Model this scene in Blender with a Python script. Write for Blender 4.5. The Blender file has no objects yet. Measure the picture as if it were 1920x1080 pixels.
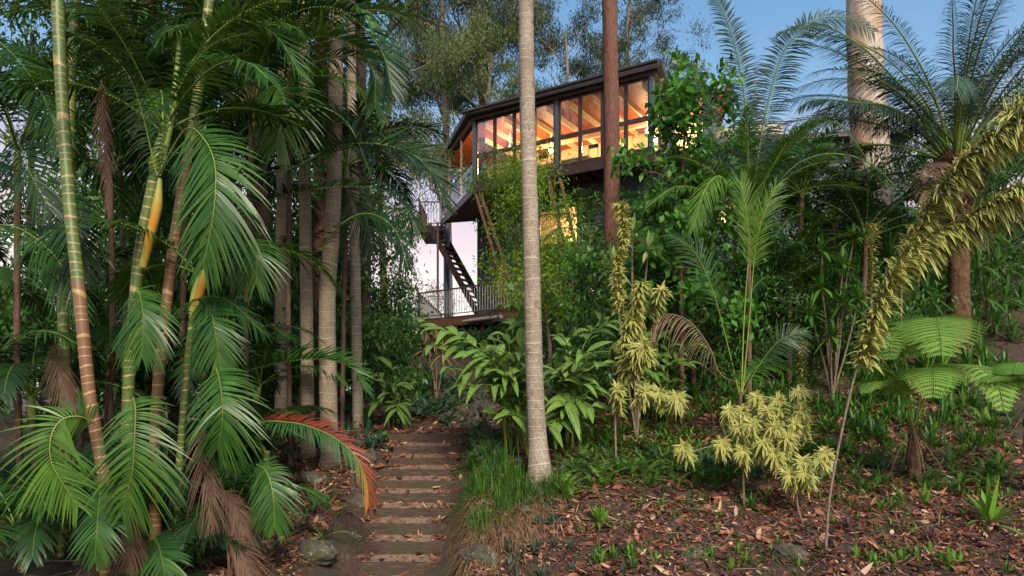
import bpy, math, random
import numpy as np
from math import radians as R, pi, sin, cos
random.seed(7); RNG = np.random.default_rng(11)
SC = bpy.context.scene
# ------------------------------------------------------------------ camera
F = 1280.0; HY = 730.0; EYE = 2.5
cd = bpy.data.cameras.new('camera'); cam = bpy.data.objects.new('camera', cd)
SC.collection.objects.link(cam); cam.location = (0, 0, EYE); cam.rotation_euler = (R(90), 0, 0)
cd.sensor_width = 36; cd.lens = 24; cd.shift_y = (HY-540)/1920.0; cd.clip_start = .1; cd.clip_end = 5000
SC.camera = cam
# ------------------------------------------------------------------ world, sun, exposure
SC.view_settings.view_transform = 'Standard'; SC.view_settings.look = 'None'
SC.view_settings.exposure = 0.62; SC.view_settings.gamma = 1
W = bpy.data.worlds.new("World"); SC.world = W; W.use_nodes = True
SKY_S = .06; DUSK_S = .60
def world():
    nt = W.node_tree; N = nt.nodes; L = nt.links; N.clear()
    out = N.new('ShaderNodeOutputWorld')
    sky = N.new('ShaderNodeTexSky'); sky.sky_type = 'NISHITA'; sky.sun_disc = False
    sky.sun_elevation = R(38); sky.sun_rotation = R(166); sky.air_density = 1.2; sky.dust_density = 2.0
    b1 = N.new('ShaderNodeBackground'); b1.inputs[1].default_value = SKY_S; L.new(sky.outputs[0], b1.inputs[0])
    tc = N.new('ShaderNodeTexCoord'); sp = N.new('ShaderNodeSeparateXYZ'); L.new(tc.outputs['Generated'], sp.inputs[0])
    nz = N.new('ShaderNodeTexNoise'); nz.inputs['Scale'].default_value = 2.2; nz.inputs['Detail'].default_value = 5
    mp = N.new('ShaderNodeMapping'); mp.inputs['Scale'].default_value = (1, 1, 4.5); L.new(tc.outputs['Generated'], mp.inputs[0]); L.new(mp.outputs[0], nz.inputs['Vector'])
    ad = N.new('ShaderNodeMath'); ad.operation = 'MULTIPLY_ADD'; L.new(nz.outputs[0], ad.inputs[0]); ad.inputs[1].default_value = .10; L.new(sp.outputs[2], ad.inputs[2])
    rp = N.new('ShaderNodeValToRGB'); L.new(ad.outputs[0], rp.inputs[0])
    e = rp.color_ramp.elements; e[0].position = .05; e[0].color = (.80, .72, .70, 1); e[1].position = .62; e[1].color = (.03, .17, .40, 1)
    for p, c in ((.20, (.90, .64, .50, 1)), (.26, (.80, .44, .38, 1)), (.33, (.50, .38, .44, 1)), (.42, (.15, .31, .48, 1))):
        q = e.new(p); q.color = c
    b2 = N.new('ShaderNodeBackground'); b2.inputs[1].default_value = DUSK_S; L.new(rp.outputs[0], b2.inputs[0])
    a = N.new('ShaderNodeAddShader'); L.new(b1.outputs[0], a.inputs[0]); L.new(b2.outputs[0], a.inputs[1]); L.new(a.outputs[0], out.inputs[0])
world()
sl = bpy.data.lights.new('sun', 'SUN'); sl.energy = 3.0; sl.angle = R(16); sl.color = (1, .90, .76)
so = bpy.data.objects.new('sun', sl); SC.collection.objects.link(so)
so.rotation_euler = (R(52), 0, R(14))      # low soft light from behind the camera
SC.cycles.use_adaptive_sampling = True; SC.cycles.adaptive_threshold = .02
SC.cycles.max_bounces = 6; SC.cycles.diffuse_bounces = 3; SC.cycles.glossy_bounces = 2
SC.cycles.transmission_bounces = 3; SC.cycles.transparent_max_bounces = 8
SC.cycles.sample_clamp_indirect = 6; SC.cycles.use_denoising = True
# ------------------------------------------------------------------ helpers
C = SC.collection
A_ = np.array
def P(px, py, d): return A_([(px-960)/F*d, d, EYE+(HY-py)/F*d])
def PL(*pts):
    return A_([P(*p) for p in pts])
def nrm(v):
    v = np.asarray(v, float); return v/np.maximum(np.linalg.norm(v, axis=-1, keepdims=True), 1e-9)
def sm(t): t = np.clip(t, 0, 1); return t*t*(3-2*t)
def noise2(x, y):
    return (np.sin(x*1.7+1.3*np.sin(y*1.1))+np.sin(y*2.3+1.7*np.sin(x*.9+2))+.5*np.sin(x*4.1+y*3.3)+.5*np.sin(x*5.3-y*4.7+1))/3
class G:
    def __init__(s): s.V = []; s.F = []; s.n = 0; s.UV = []; s.T = []; s.MI = []; s.L = []
    def add(s, v, f, uv=None, tone=.5, mat=0):
        v = np.asarray(v, float).reshape(-1, 3); f = np.asarray(f, int)
        s.V.append(v); s.F.append(f+s.n); s.n += len(v)
        s.UV.append(np.zeros((len(v), 2)) if uv is None else np.asarray(uv, float).reshape(-1, 2))
        s.T.append(np.full(len(v), tone) if np.isscalar(tone) else np.asarray(tone, float).ravel()); s.MI.append(np.full(len(f), mat))
    def box(s, a, b, mat=0, tone=.5):
        a = A_(a, float); b = A_(b, float)
        s.obox((a+b)/2, [1, 0, 0], [0, 1, 0], (b-a)/2, mat, tone)
    def obox(s, c, u, v, h, mat=0, tone=.5):
        u = nrm(u); v = nrm(v); w = np.cross(u, v); c = A_(c, float)
        vs = [c+u*h[0]*i+v*h[1]*j+w*h[2]*k for i in (-1, 1) for j in (-1, 1) for k in (-1, 1)]
        s.add(vs, [[0, 1, 3, 2], [4, 6, 7, 5], [0, 4, 5, 1], [2, 3, 7, 6], [0, 2, 6, 4], [1, 5, 7, 3]], None, tone, mat)
    def beam(s, p, q, w, h, mat=0, tone=.5):       # box from p to q, w wide, h high
        p = A_(p, float); q = A_(q, float); t = nrm(q-p)
        up = A_([0, 0, 1.]) if abs(t[2]) < .95 else A_([0, 1., 0])
        sd = nrm(np.cross(t, up)); s.obox((p+q)/2, t, sd, (np.linalg.norm(q-p)/2, w/2, h/2), mat, tone)
    def prism(s, poly, z0, z1, mat=0):
        n = len(poly); v = [(x, y, z0) for x, y in poly]+[(x, y, z1) for x, y in poly]
        q = [[i, (i+1) % n, (i+1) % n+n, i+n] for i in range(n)]
        s.add(v, q, None, .5, mat)
        for o, rev in ((0, True), (n, False)):
            for i in range(1, n-1):
                t = [o, o+i, o+i+1]; t = t[::-1] if rev else t
                s.add([v[k] for k in t], [[0, 1, 2]], None, .5, mat)
    def tube(s, pts, rad, sides=8, mat=0, tone=.5, rough=0., cap=True):
        p = np.asarray(pts, float); n = len(p); rad = np.broadcast_to(np.asarray(rad, float), (n,))
        t = nrm(np.gradient(p, axis=0)); ref = A_([1., 0, 0]) if abs(t[0][0]) < .8 else A_([0, 1., 0])
        sd = [nrm(np.cross(t[0], ref))]
        for i in range(1, n):
            sd.append(nrm(sd[-1]-t[i]*np.dot(sd[-1], t[i])))
        sd = A_(sd); bn = np.cross(t, sd); a = np.linspace(0, 2*pi, sides+1)
        rr = rad[:, None]*np.ones(sides+1)
        if rough:
            k = 1+rough*RNG.standard_normal((n, sides)); rr[:, :-1] *= k; rr[:, -1] = rr[:, 0]
        v = p[:, None]+rr[..., None]*(np.cos(a)[None, :, None]*sd[:, None]+np.sin(a)[None, :, None]*bn[:, None])
        arc = np.r_[0, np.cumsum(np.linalg.norm(np.diff(p, axis=0), axis=1))]
        uv = np.stack([np.broadcast_to(a/(2*pi), (n, sides+1)), np.broadcast_to(arc[:, None], (n, sides+1))], -1)
        i, j = np.meshgrid(np.arange(n-1), np.arange(sides), indexing='ij'); b = (i*(sides+1)+j).ravel()
        f = np.stack([b, b+1, b+sides+2, b+sides+1], 1)
        tn = tone if np.isscalar(tone) else np.repeat(tone, sides+1)
        s.add(v, f, uv, tn, mat)
        if cap:
            for k in (0, n-1):
                ring = v[k][:-1]; c = np.vstack([ring, p[k]])
                tk = tone if np.isscalar(tone) else tone[k]
                s.add(c, [[m, (m+1) % sides, sides] if k else [(m+1) % sides, m, sides] for m in range(sides)], None, tk, mat)
    def build(s, name, mats, parent=None, origin=(0, 0, 0), smooth=True):
        V = np.vstack(s.V)-np.asarray(origin, float); UV = np.vstack(s.UV); T = np.concatenate(s.T)
        me = bpy.data.meshes.new(name); me.vertices.add(len(V)); me.vertices.foreach_set('co', V.astype(np.float32).ravel())
        li = np.concatenate([f.ravel() for f in s.F]); sz = np.concatenate([np.full(len(f), f.shape[1]) for f in s.F])
        me.loops.add(len(li)); me.loops.foreach_set('vertex_index', li.astype(np.int32))
        me.polygons.add(len(sz)); me.polygons.foreach_set('loop_start', np.r_[0, np.cumsum(sz)[:-1]].astype(np.int32))
        me.polygons.foreach_set('material_index', np.concatenate(s.MI).astype(np.int32))
        me.polygons.foreach_set('use_smooth', np.full(len(sz), smooth))
        ul = me.uv_layers.new(name='UVMap'); ul.data.foreach_set('uv', UV[li].astype(np.float32).ravel())
        at = me.attributes.new('tone', 'FLOAT', 'POINT'); at.data.foreach_set('value', T.astype(np.float32))
        me.update(); me.validate()
        if not isinstance(mats, (list, tuple)): mats = [mats]
        for m in mats: me.materials.append(m)
        o = bpy.data.objects.new(name, me); C.objects.link(o)
        if parent is not None: o.parent = parent
        else: o.location = origin
        return o
def tag(o, label, cat, group=None):
    o['label'] = label; o['category'] = cat
    if group: o['group'] = group
    return o
def thing(name, loc, label, cat, group=None):
    o = bpy.data.objects.new(name, None); C.objects.link(o); o.location = loc; o.empty_display_size = .2
    return tag(o, label, cat, group)
def kind(o, k): o['kind'] = k; return o
def spline(pts, n=24):
    p = np.asarray(pts, float); m = len(p)
    if m == 2: p = A_([p[0], (p[0]+p[1])/2, p[1]]); m = 3
    q = np.vstack([2*p[0]-p[1], p, 2*p[-1]-p[-2]])
    d = np.r_[0, np.cumsum(np.linalg.norm(np.diff(p, axis=0), axis=1))]; s = np.linspace(0, d[-1], n); out = []
    for x in s:
        i = min(np.searchsorted(d, x, 'right')-1, m-2); t = (x-d[i])/(d[i+1]-d[i]); a, b, c, e = q[i:i+4]
        out.append(.5*((2*b)+(c-a)*t+(2*a-5*b+4*c-e)*t*t+(3*b-a-3*c+e)*t**3))
    return A_(out)
def prof(kind_, t):
    if kind_ == 'strap': return np.minimum(1, .35+t*5)*(1-t**2.6)+.02
    if kind_ == 'lance': w = t**.6*(1-t)**.9; return w/w.max()+.03
    if kind_ == 'oval': w = t**.55*(1-t)**.5; return w/w.max()+.02
    if kind_ == 'blade': return (1-t**1.5)*.98+.02
    return np.ones_like(t)
def ribbons(g, B, D, N, L, Wd, droop=0., S=4, pf='strap', fold=0., tone=.5, mat=0, lift=0., down=(0, 0, -1)):
    B = np.atleast_2d(B); n = len(B); D = nrm(np.broadcast_to(D, (n, 3))); N = np.broadcast_to(N, (n, 3))
    L = np.broadcast_to(L, (n,)); Wd = np.broadcast_to(Wd, (n,)); dr = np.broadcast_to(droop, (n,))
    side = nrm(np.cross(D, N)); N = nrm(np.cross(side, D)); t = np.linspace(0, 1, S+1)
    if S <= 2: pw = prof(pf, np.linspace(0, 1, 9)); pw = np.interp(t, np.linspace(0, 1, 9), pw); 
    else: pw = prof(pf, t)
    if S == 1: pw = A_([.9, .15])
    dn = A_(down, float)
    cen = B[:, None]+D[:, None]*(L[:, None]*t)[..., None]+dn*(dr[:, None]*L[:, None]*t**2)[..., None]+N[:, None]*(lift*L[:, None]*np.sin(pi*t))[..., None]
    # keep length roughly constant under heavy droop
    hw = (Wd[:, None]*pw/2)[..., None]*side[:, None]
    if fold:
        mid = cen-N[:, None]*(fold*Wd[:, None]*pw)[..., None]; v = np.stack([cen-hw, mid, cen+hw], 2); k = 3
    else: v = np.stack([cen-hw, cen+hw], 2); k = 2
    u = np.linspace(0, 1, k); uv = np.stack(np.broadcast_arrays(u[None, None, :], t[None, :, None]), -1); uv = np.broadcast_to(uv, (n, S+1, k, 2))
    i, s, j = np.meshgrid(np.arange(n), np.arange(S), np.arange(k-1), indexing='ij'); b = (i*(S+1)*k+s*k+j).ravel()
    f = np.stack([b, b+1, b+k+1, b+k], 1)
    tn = np.repeat(np.broadcast_to(tone, (n,)), (S+1)*k)
    g.add(v, f, uv, tn, mat)
def frond(g, pts, N=None, nl=50, Lf=.5, Wl=.04, a0=75, a1=25, vee=20, droop=.35, start=.18, rad=.018, S=4, jit=.08, tone=None, tip=.35, fixside=None, mats=(0, 1), curve_n=28, fold=0., base=.6, toneside=None):
    c = spline(pts, curve_n); T = nrm(np.gradient(c, axis=0)); K = len(c)
    if fixside is not None: SD = np.broadcast_to(nrm(fixside), (K, 3)); NN = nrm(np.cross(SD, T))
    else: NN = A_(N, float); NN = nrm(NN-T*(T@NN)[:, None]); SD = np.cross(T, NN)
    s = np.linspace(start, .995, nl); x = s*(K-1); i = np.minimum(x.astype(int), K-2); fr = (x-i)[:, None]
    def at(a): return a[i]*(1-fr)+a[i+1]*fr
    q = (s-start)/(1-start); base_t = tone if tone is not None else RNG.uniform(.25, .75)
    g.tube(c, np.linspace(rad, rad*.25, K), 5, mats[1], base_t)
    for sg in (-1, 1):
        a = np.radians(a0+(a1-a0)*q**1.3+RNG.normal(0, 4, nl)); v = np.radians(vee+RNG.normal(0, 6, nl))
        ll = Lf*(base+(1-base)*np.sin(pi*np.minimum(1, q*1.8)/2))*(1-(1-tip)*np.clip((q-.45)/.55, 0, 1)**1.6)*(1+RNG.normal(0, jit, nl))
        TT = nrm(at(T)); Sd = nrm(at(SD)); Nn = nrm(at(NN))
        D = np.cos(a)[:, None]*TT+np.sin(a)[:, None]*(sg*Sd*np.cos(v)[:, None]+Nn*np.sin(v)[:, None])
        Ln = Nn*np.cos(v)[:, None]-sg*Sd*np.sin(v)[:, None]
        tn = np.clip(base_t+RNG.normal(0, .09, nl), 0, 1)
        if toneside is not None: tn = toneside(sg, q)
        ribbons(g, at(c), D, Ln, ll, Wl*(.7+.3*np.minimum(1, ll/Lf)), droop*(1+RNG.normal(0, .25, nl)), S, 'strap', fold, tn, mats[0])
def arc_pts(c0, az, el, L, bend, n=8, wob=.05):
    p = [A_(c0, float)]; e = el
    for i in range(n):
        e2 = el-bend*((i+.5)/n)**1.3; a2 = az+wob*random.uniform(-1, 1)
        p.append(p[-1]+L/n*A_([cos(e2)*cos(a2), cos(e2)*sin(a2), sin(e2)]))
    return A_(p)
# ------------------------------------------------------------------ terrain height
ST_Y = A_([9.36+.3444*i for i in range(11)]); ST_PY = [1098, 1056, 1017, 983, 954, 926, 902, 880, 859, 837, 815]
ST_Z = A_([EYE-(p-HY)*d/F for p, d in zip(ST_PY, ST_Y)]); ST_X = -1.6
CP = [P(*p) for p in [(600, 900, 11.5), (520, 1000, 10), (200, 1060, 8.5), (-100, 1000, 9), (500, 800, 14), (200, 800, 14), (-200, 740, 14), (800, 795, 14),
      (800, 748, 17), (770, 668, 22), (860, 655, 23), (1000, 905, 10.4), (1000, 1080, 8.5), (1400, 1080, 8), (1950, 1080, 7.5), (1400, 900, 10.4), (1900, 860, 11),
      (1200, 900, 10.4), (1650, 890, 10.5), (900, 870, 11), (1000, 790, 13), (1150, 780, 13.2), (1400, 765, 13.5), (1700, 695, 14.3), (1950, 600, 15.8), (1300, 660, 18),
      (1850, 475, 20.5), (1500, 545, 21), (1100, 630, 21), (1700, 460, 27), (1100, 560, 27), (560, 760, 18), (650, 740, 18), (2300, 560, 16), (2300, 900, 9)]]
CP += [A_(p, float) for p in [(-6, 24, 1.0), (-16, 20, 0.2), (-14, 30, -1.5), (0, 40, 5), (14, 40, 10), (-30, 40, -5), (30, 40, 12), (-10, 60, -4), (20, 80, 10), (-60, 80, -10), (80, 60, 16),
      (0, 3, 0), (-8, 3, 0), (8, 3, .3), (0, -12, -.2), (-20, 5, .2), (25, 5, 2.5), (40, 20, 9), (-40, -10, 0), (40, -10, 1), (0, 200, -6), (-200, 100, -8), (200, 100, 0), (0, -200, -3), (-200, -100, -3), (200, -100, -3), (-200, 250, -8), (200, 250, -4), (-3, 28, 3.2), (-6.5, 17, 1.6)]]
CP = A_(CP); _n = len(CP); _r = np.linalg.norm(CP[:, None, :2]-CP[None, :, :2], axis=2)
_A = np.block([[_r, np.ones((_n, 1))], [np.ones((1, _n)), np.zeros((1, 1))]]); _w = np.linalg.solve(_A, np.r_[CP[:, 2], 0])
def Tz(x, y):
    x = np.asarray(x, float); y = np.asarray(y, float); sh = x.shape; x = x.ravel(); y = y.ravel()
    z = np.zeros(len(x))
    for k in range(0, len(x), 20000):
        r = np.hypot(x[k:k+20000, None]-CP[None, :, 0], y[k:k+20000, None]-CP[None, :, 1]); z[k:k+20000] = r@_w[:-1]+_w[-1]
    far = np.clip((np.hypot(x, y)-230)/200, 0, 1); z = z*(1-far)-6*far
    z += .07*noise2(x*1.1, y*1.1)+.03*noise2(x*3.7+5, y*3.7)
    sp = np.interp(y, np.r_[8.6, ST_Y+.05, 15], np.r_[ST_Z[0]-.3, ST_Z-.19, ST_Z[-1]+.14])
    m = sm((1.12-np.abs(x-ST_X))/.38)*sm((y-7.6)/.8)*sm((15.2-y)/1.0)
    z = z*(1-m)+sp*m
    return z.reshape(sh)
def gp(px, py, d0=6.5, d1=60):
    d = np.arange(d0, d1, .05); x = (px-960)/F*d; z = EYE+(HY-py)/F*d; h = Tz(x, d); k = np.argmax(z < h)
    if not (z < h).any(): k = -1
    return A_([x[k], d[k], h[k]])
# ------------------------------------------------------------------ materials
def mk(name):
    m = bpy.data.materials.new(name); m.use_nodes = True; nt = m.node_tree
    return m, nt.nodes, nt.links, nt.nodes['Principled BSDF']
def nd(N, t, **kw):
    n = N.new(t)
    for k, v in kw.items(): setattr(n, k, v)
    return n
def mathn(N, L, op, a, b=None, c=None):
    n = N.new('ShaderNodeMath'); n.operation = op
    for i, v in enumerate((a, b, c)):
        if v is None: continue
        if isinstance(v, (int, float)): n.inputs[i].default_value = v
        else: L.new(v, n.inputs[i])
    return n.outputs[0]
def ramp(N, L, fac, stops, interp='LINEAR'):
    r = N.new('ShaderNodeValToRGB'); L.new(fac, r.inputs[0]); e = r.color_ramp.elements; r.color_ramp.interpolation = interp
    def c4(c): return (c, c, c, 1) if isinstance(c, (int, float)) else tuple(c)+(1,)
    e[0].position = stops[0][0]; e[0].color = c4(stops[0][1]); e[1].position = stops[-1][0]; e[1].color = c4(stops[-1][1])
    for p, c in stops[1:-1]: q = e.new(p); q.color = c4(c)
    return r.outputs[0]
def mixc(N, L, fac, a, b):
    n = N.new('ShaderNodeMix'); n.data_type = 'RGBA'
    if isinstance(fac, (int, float)): n.inputs[0].default_value = fac
    else: L.new(fac, n.inputs[0])
    for i, v in ((6, a), (7, b)):
        if isinstance(v, (tuple, list)): n.inputs[i].default_value = tuple(v)+(1,)
        else: L.new(v, n.inputs[i])
    return n.outputs[2]
def noisen(N, L, scale, vec=None, detail=4, stretch=None, rough=.55):
    n = N.new('ShaderNodeTexNoise'); n.inputs['Scale'].default_value = scale; n.inputs['Detail'].default_value = detail; n.inputs['Roughness'].default_value = rough
    if vec is None: tc = N.new('ShaderNodeTexCoord'); vec = tc.outputs['Object']
    if stretch: mp = N.new('ShaderNodeMapping'); mp.inputs['Scale'].default_value = stretch; L.new(vec, mp.inputs[0]); vec = mp.outputs[0]
    L.new(vec, n.inputs['Vector']); return n.outputs[0]
def bump(N, L, bs, h, st=.5, dist=.02):
    b = N.new('ShaderNodeBump'); b.inputs['Strength'].default_value = st; b.inputs['Distance'].default_value = dist; L.new(h, b.inputs['Height']); L.new(b.outputs[0], bs.inputs['Normal'])
def leafm(name, stops, rough=.38, tr=.3, edge=None, veins=None, midrib=None, spots=.25, edgew=(.45, .62)):
    m, N, L, bs = mk(name); at = nd(N, 'ShaderNodeAttribute', attribute_name='tone')
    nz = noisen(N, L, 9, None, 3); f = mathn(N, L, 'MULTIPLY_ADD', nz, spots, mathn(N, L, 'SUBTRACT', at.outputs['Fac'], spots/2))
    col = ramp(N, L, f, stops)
    uv = nd(N, 'ShaderNodeUVMap'); sp = N.new('ShaderNodeSeparateXYZ'); L.new(uv.outputs[0], sp.inputs[0])
    e = mathn(N, L, 'ABSOLUTE', mathn(N, L, 'MULTIPLY_ADD', sp.outputs[0], 2, -1))
    if veins:
        ph = mathn(N, L, 'SINE', mathn(N, L, 'MULTIPLY', mathn(N, L, 'SUBTRACT', sp.outputs[1], mathn(N, L, 'MULTIPLY', e, .22)), veins[1]))
        vf = ramp(N, L, mathn(N, L, 'MULTIPLY_ADD', noisen(N, L, 5, None, 2), 1.2, mathn(N, L, 'MULTIPLY', ph, .5)), [(.45, 0), (.95, 1)])
        col = mixc(N, L, mathn(N, L, 'MULTIPLY', vf, veins[2]), col, veins[0])
    if edge:
        en = mathn(N, L, 'MULTIPLY_ADD', noisen(N, L, 30, None, 2), .35, mathn(N, L, 'SUBTRACT', e, .17))
        col = mixc(N, L, ramp(N, L, en, [(edgew[0], 0), (edgew[1], 1)]), col, edge)
    if midrib: col = mixc(N, L, ramp(N, L, e, [(.05, 1), (.16, 0)]), col, midrib)
    L.new(col, bs.inputs['Base Color']); bs.inputs['Roughness'].default_value = rough; bs.inputs['Specular IOR Level'].default_value = .32
    if tr:
        t = N.new('ShaderNodeBsdfTranslucent'); L.new(mixc(N, L, .35, col, (.16, .28, .02)), t.inputs[0]) if tr > .2 else L.new(col, t.inputs[0])
        mx = N.new('ShaderNodeMixShader'); mx.inputs[0].default_value = tr; L.new(bs.outputs[0], mx.inputs[1]); L.new(t.outputs[0], mx.inputs[2]); L.new(mx.outputs[0], N['Material Output'].inputs[0])
    return m
LM = {}
LM['palm'] = leafm('palm_leaf_green', [(0, (.012, .038, .010)), (.5, (.034, .10, .018)), (1, (.13, .25, .03))], .36, .22)
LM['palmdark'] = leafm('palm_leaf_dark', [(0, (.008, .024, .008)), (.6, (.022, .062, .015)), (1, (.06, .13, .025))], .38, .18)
LM['palmred'] = leafm('palm_leaf_red', [(0, (.16, .022, .016)), (.3, (.30, .07, .025)), (.55, (.40, .20, .03)), (.8, (.07, .16, .045)), (1, (.04, .12, .04))], .4, .2)
LM['dead'] = leafm('dead_frond', [(0, (.09, .05, .035)), (.5, (.19, .11, .075)), (1, (.40, .27, .19))], .8, .1)
LM['rachis'] = leafm('rachis_green', [(0, (.08, .14, .02)), (1, (.24, .30, .05))], .45, 0)
LM['shaft'] = leafm('crownshaft', [(0, (.09, .17, .035)), (.5, (.22, .30, .06)), (.75, (.34, .30, .05)), (1, (.50, .19, .025))], .4, 0, spots=.7)
LM['phoenix'] = leafm('date_palm_leaf', [(0, (.02, .05, .035)), (.6, (.06, .105, .07)), (1, (.10, .17, .07))], .4, .18)
LM['broad'] = leafm('broad_leaf', [(0, (.012, .05, .012)), (.5, (.04, .13, .022)), (1, (.10, .24, .04))], .4, .3, midrib=(.12, .22, .06))
LM['broadmid'] = leafm('fresh_leaf', [(0, (.02, .08, .012)), (.5, (.06, .20, .025)), (1, (.13, .32, .04))], .4, .35, midrib=(.15, .28, .06))
LM['broadlt'] = leafm('light_leaf', [(0, (.06, .15, .01)), (.5, (.16, .31, .02)), (1, (.32, .48, .05))], .5, .4)
LM['gum'] = leafm('gum_leaf', [(0, (.022, .036, .022)), (.5, (.05, .07, .035)), (1, (.13, .16, .05))], .5, .2)
LM['gumlt'] = leafm('gum_leaf_light', [(0, (.04, .065, .02)), (.5, (.09, .13, .035)), (1, (.22, .24, .06))], .5, .25)
LM['ginger'] = leafm('ginger_leaf', [(0, (.02, .08, .018)), (.5, (.045, .16, .03)), (1, (.10, .26, .045))], .34, .2, veins=((.42, .46, .10), 52, .5), midrib=(.25, .35, .10))
LM['song'] = leafm('variegated_leaf', [(0, (.05, .14, .02)), (1, (.11, .23, .035))], .4, .2, edge=(.62, .54, .17), edgew=(.32, .50))
LM['fern'] = leafm('fern_leaf', [(0, (.04, .11, .015)), (.5, (.14, .29, .04)), (1, (.34, .50, .10))], .5, .3)
LM['fernblue'] = leafm('fern_leaf_bluish', [(0, (.02, .07, .04)), (1, (.08, .18, .11))], .45, .2)
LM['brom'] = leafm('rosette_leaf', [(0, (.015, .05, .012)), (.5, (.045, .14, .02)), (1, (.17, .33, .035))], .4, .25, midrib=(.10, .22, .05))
LM['bromdark'] = leafm('dusky_leaf', [(0, (.03, .05, .03)), (.6, (.06, .09, .05)), (1, (.09, .05, .07))], .45, .1)
LM['purple'] = leafm('purple_leaf', [(0, (.07, .03, .05)), (1, (.14, .09, .08))], .4, .1)
LM['grass'] = leafm('grass_blade', [(0, (.02, .07, .01)), (.5, (.06, .17, .02)), (1, (.14, .28, .04))], .5, .25)
LM['thatch'] = leafm('dry_grass', [(0, (.13, .06, .035)), (.5, (.24, .14, .07)), (1, (.38, .26, .15))], .8, .1)
LM['litter'] = leafm('fallen_leaf', [(0, (.02, .009, .006)), (.3, (.075, .028, .016)), (.55, (.20, .068, .034)), (.8, (.33, .15, .085)), (1, (.52, .36, .24))], .65, 0, spots=.4)
LM['cordy'] = leafm('cordyline_leaf', [(0, (.03, .10, .03)), (.5, (.10, .25, .06)), (1, (.40, .45, .18))], .35, .3, midrib=(.35, .4, .12))
def bark_rings(name, base, dark, ring, spacing=.12, rw=.10, rough=.75, lichen=None, scale=1., low=None, b=.5):
    m, N, L, bs = mk(name); uv = nd(N, 'ShaderNodeUVMap'); sp = N.new('ShaderNodeSeparateXYZ'); L.new(uv.outputs[0], sp.inputs[0])
    big = noisen(N, L, 2.5*scale, None, 5); fine = noisen(N, L, 38*scale, None, 6, rough=.7)
    n1 = N.new('ShaderNodeTexNoise'); n1.noise_dimensions = '1D'; n1.inputs['Scale'].default_value = 2.2; n1.inputs['Detail'].default_value = 1; L.new(sp.outputs[1], n1.inputs['W']); sl_ = mathn(N, L, 'SINE', mathn(N, L, 'MULTIPLY_ADD', sp.outputs[0], 6.283, mathn(N, L, 'MULTIPLY', sp.outputs[1], 2.3)))
    v = mathn(N, L, 'MULTIPLY_ADD', n1.outputs[0], .35, mathn(N, L, 'MULTIPLY_ADD', big, .05, mathn(N, L, 'MULTIPLY_ADD', mathn(N, L, 'SINE', mathn(N, L, 'MULTIPLY', sp.outputs[1], 3.1)), .02, mathn(N, L, 'MULTIPLY_ADD', sl_, .008, sp.outputs[1]))))
    fr = mathn(N, L, 'FRACT', mathn(N, L, 'DIVIDE', v, spacing)); rg = ramp(N, L, fr, [(0, 1), (rw*.5, 1), (rw, 0), (.96, 0), (1, 1)])
    col = mixc(N, L, ramp(N, L, big, [(.35, 0), (.65, 1)]), base, dark); col = mixc(N, L, ramp(N, L, fine, [(.38, .75), (.6, 0)]), col, tuple(c*.45 for c in dark))
    if low:
        at = nd(N, 'ShaderNodeAttribute', attribute_name='tone'); f2 = mathn(N, L, 'MULTIPLY_ADD', big, .8, mathn(N, L, 'SUBTRACT', at.outputs['Fac'], .4))
        lc = mixc(N, L, fine, low, tuple(c*.4 for c in low)); col = mixc(N, L, ramp(N, L, f2, [(.42, 1), (.58, 0)]), col, lc)
    col = mixc(N, L, mathn(N, L, 'MULTIPLY', rg, mathn(N, L, 'MULTIPLY_ADD', fine, .9, .2)), col, ring)
    if lichen:
        pz = noisen(N, L, 6*scale, None, 6, rough=.7); col = mixc(N, L, ramp(N, L, pz, [(.56, 0), (.64, .8)]), col, lichen)
    L.new(col, bs.inputs['Base Color']); bs.inputs['Roughness'].default_value = rough
    bump(N, L, bs, mathn(N, L, 'ADD', mathn(N, L, 'MULTIPLY', fine, .6), rg), b, .012); return m
BK = {}
BK['cane'] = bark_rings('cane_bark', (.14, .20, .03), (.08, .13, .03), (.50, .34, .14), .115, .15, .45, None, 1., (.26, .13, .06), .3)
BK['grey'] = bark_rings('grey_palm_bark', (.42, .35, .27), (.28, .22, .16), (.50, .44, .36), .13, .10, .85, (.16, .10, .07), 1.)
BK['grey2'] = bark_rings('tan_palm_bark', (.42, .34, .24), (.27, .21, .14), (.50, .43, .33), .16, .08, .85, None, 1.)
def bark_fib(name, a, b_, c, st=(9, 9, 1.2), rough=.85, patch=None, bs_=.9):
    m, N, L, bs = mk(name); n1 = noisen(N, L, 3.5, None, 8, st, .65); n2 = noisen(N, L, 1.3, None, 4, (1, 1, .35)); n3 = noisen(N, L, 30, None, 4)
    col = ramp(N, L, n1, [(.32, c), (.5, b_), (.68, a)]); 
    if patch: col = mixc(N, L, ramp(N, L, n2, [(.48, 0), (.56, 1)]), col, patch)
    col = mixc(N, L, mathn(N, L, 'MULTIPLY', n3, .4), col, c)
    L.new(col, bs.inputs['Base Color']); bs.inputs['Roughness'].default_value = rough; bump(N, L, bs, n1, bs_, .03); return m
BK['red'] = bark_fib('red_gum_bark', (.26, .115, .075), (.165, .068, .045), (.07, .035, .026), (9, 9, 2.0))
BK['brown'] = bark_fib('brown_bark', (.24, .13, .08), (.14, .075, .05), (.05, .03, .02), (7, 7, 1.5))
BK['dark'] = bark_fib('dark_bark', (.10, .06, .045), (.055, .035, .028), (.02, .014, .012))
BK['white'] = bark_fib('white_gum_bark', (.62, .55, .47), (.50, .42, .34), (.30, .24, .19), (2.5, 2.5, .5), .6, (.48, .30, .19), .25)
BK['gumgrey'] = bark_fib('grey_gum_bark', (.30, .25, .21), (.20, .16, .14), (.10, .08, .07), (4, 4, 1), .8)
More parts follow.
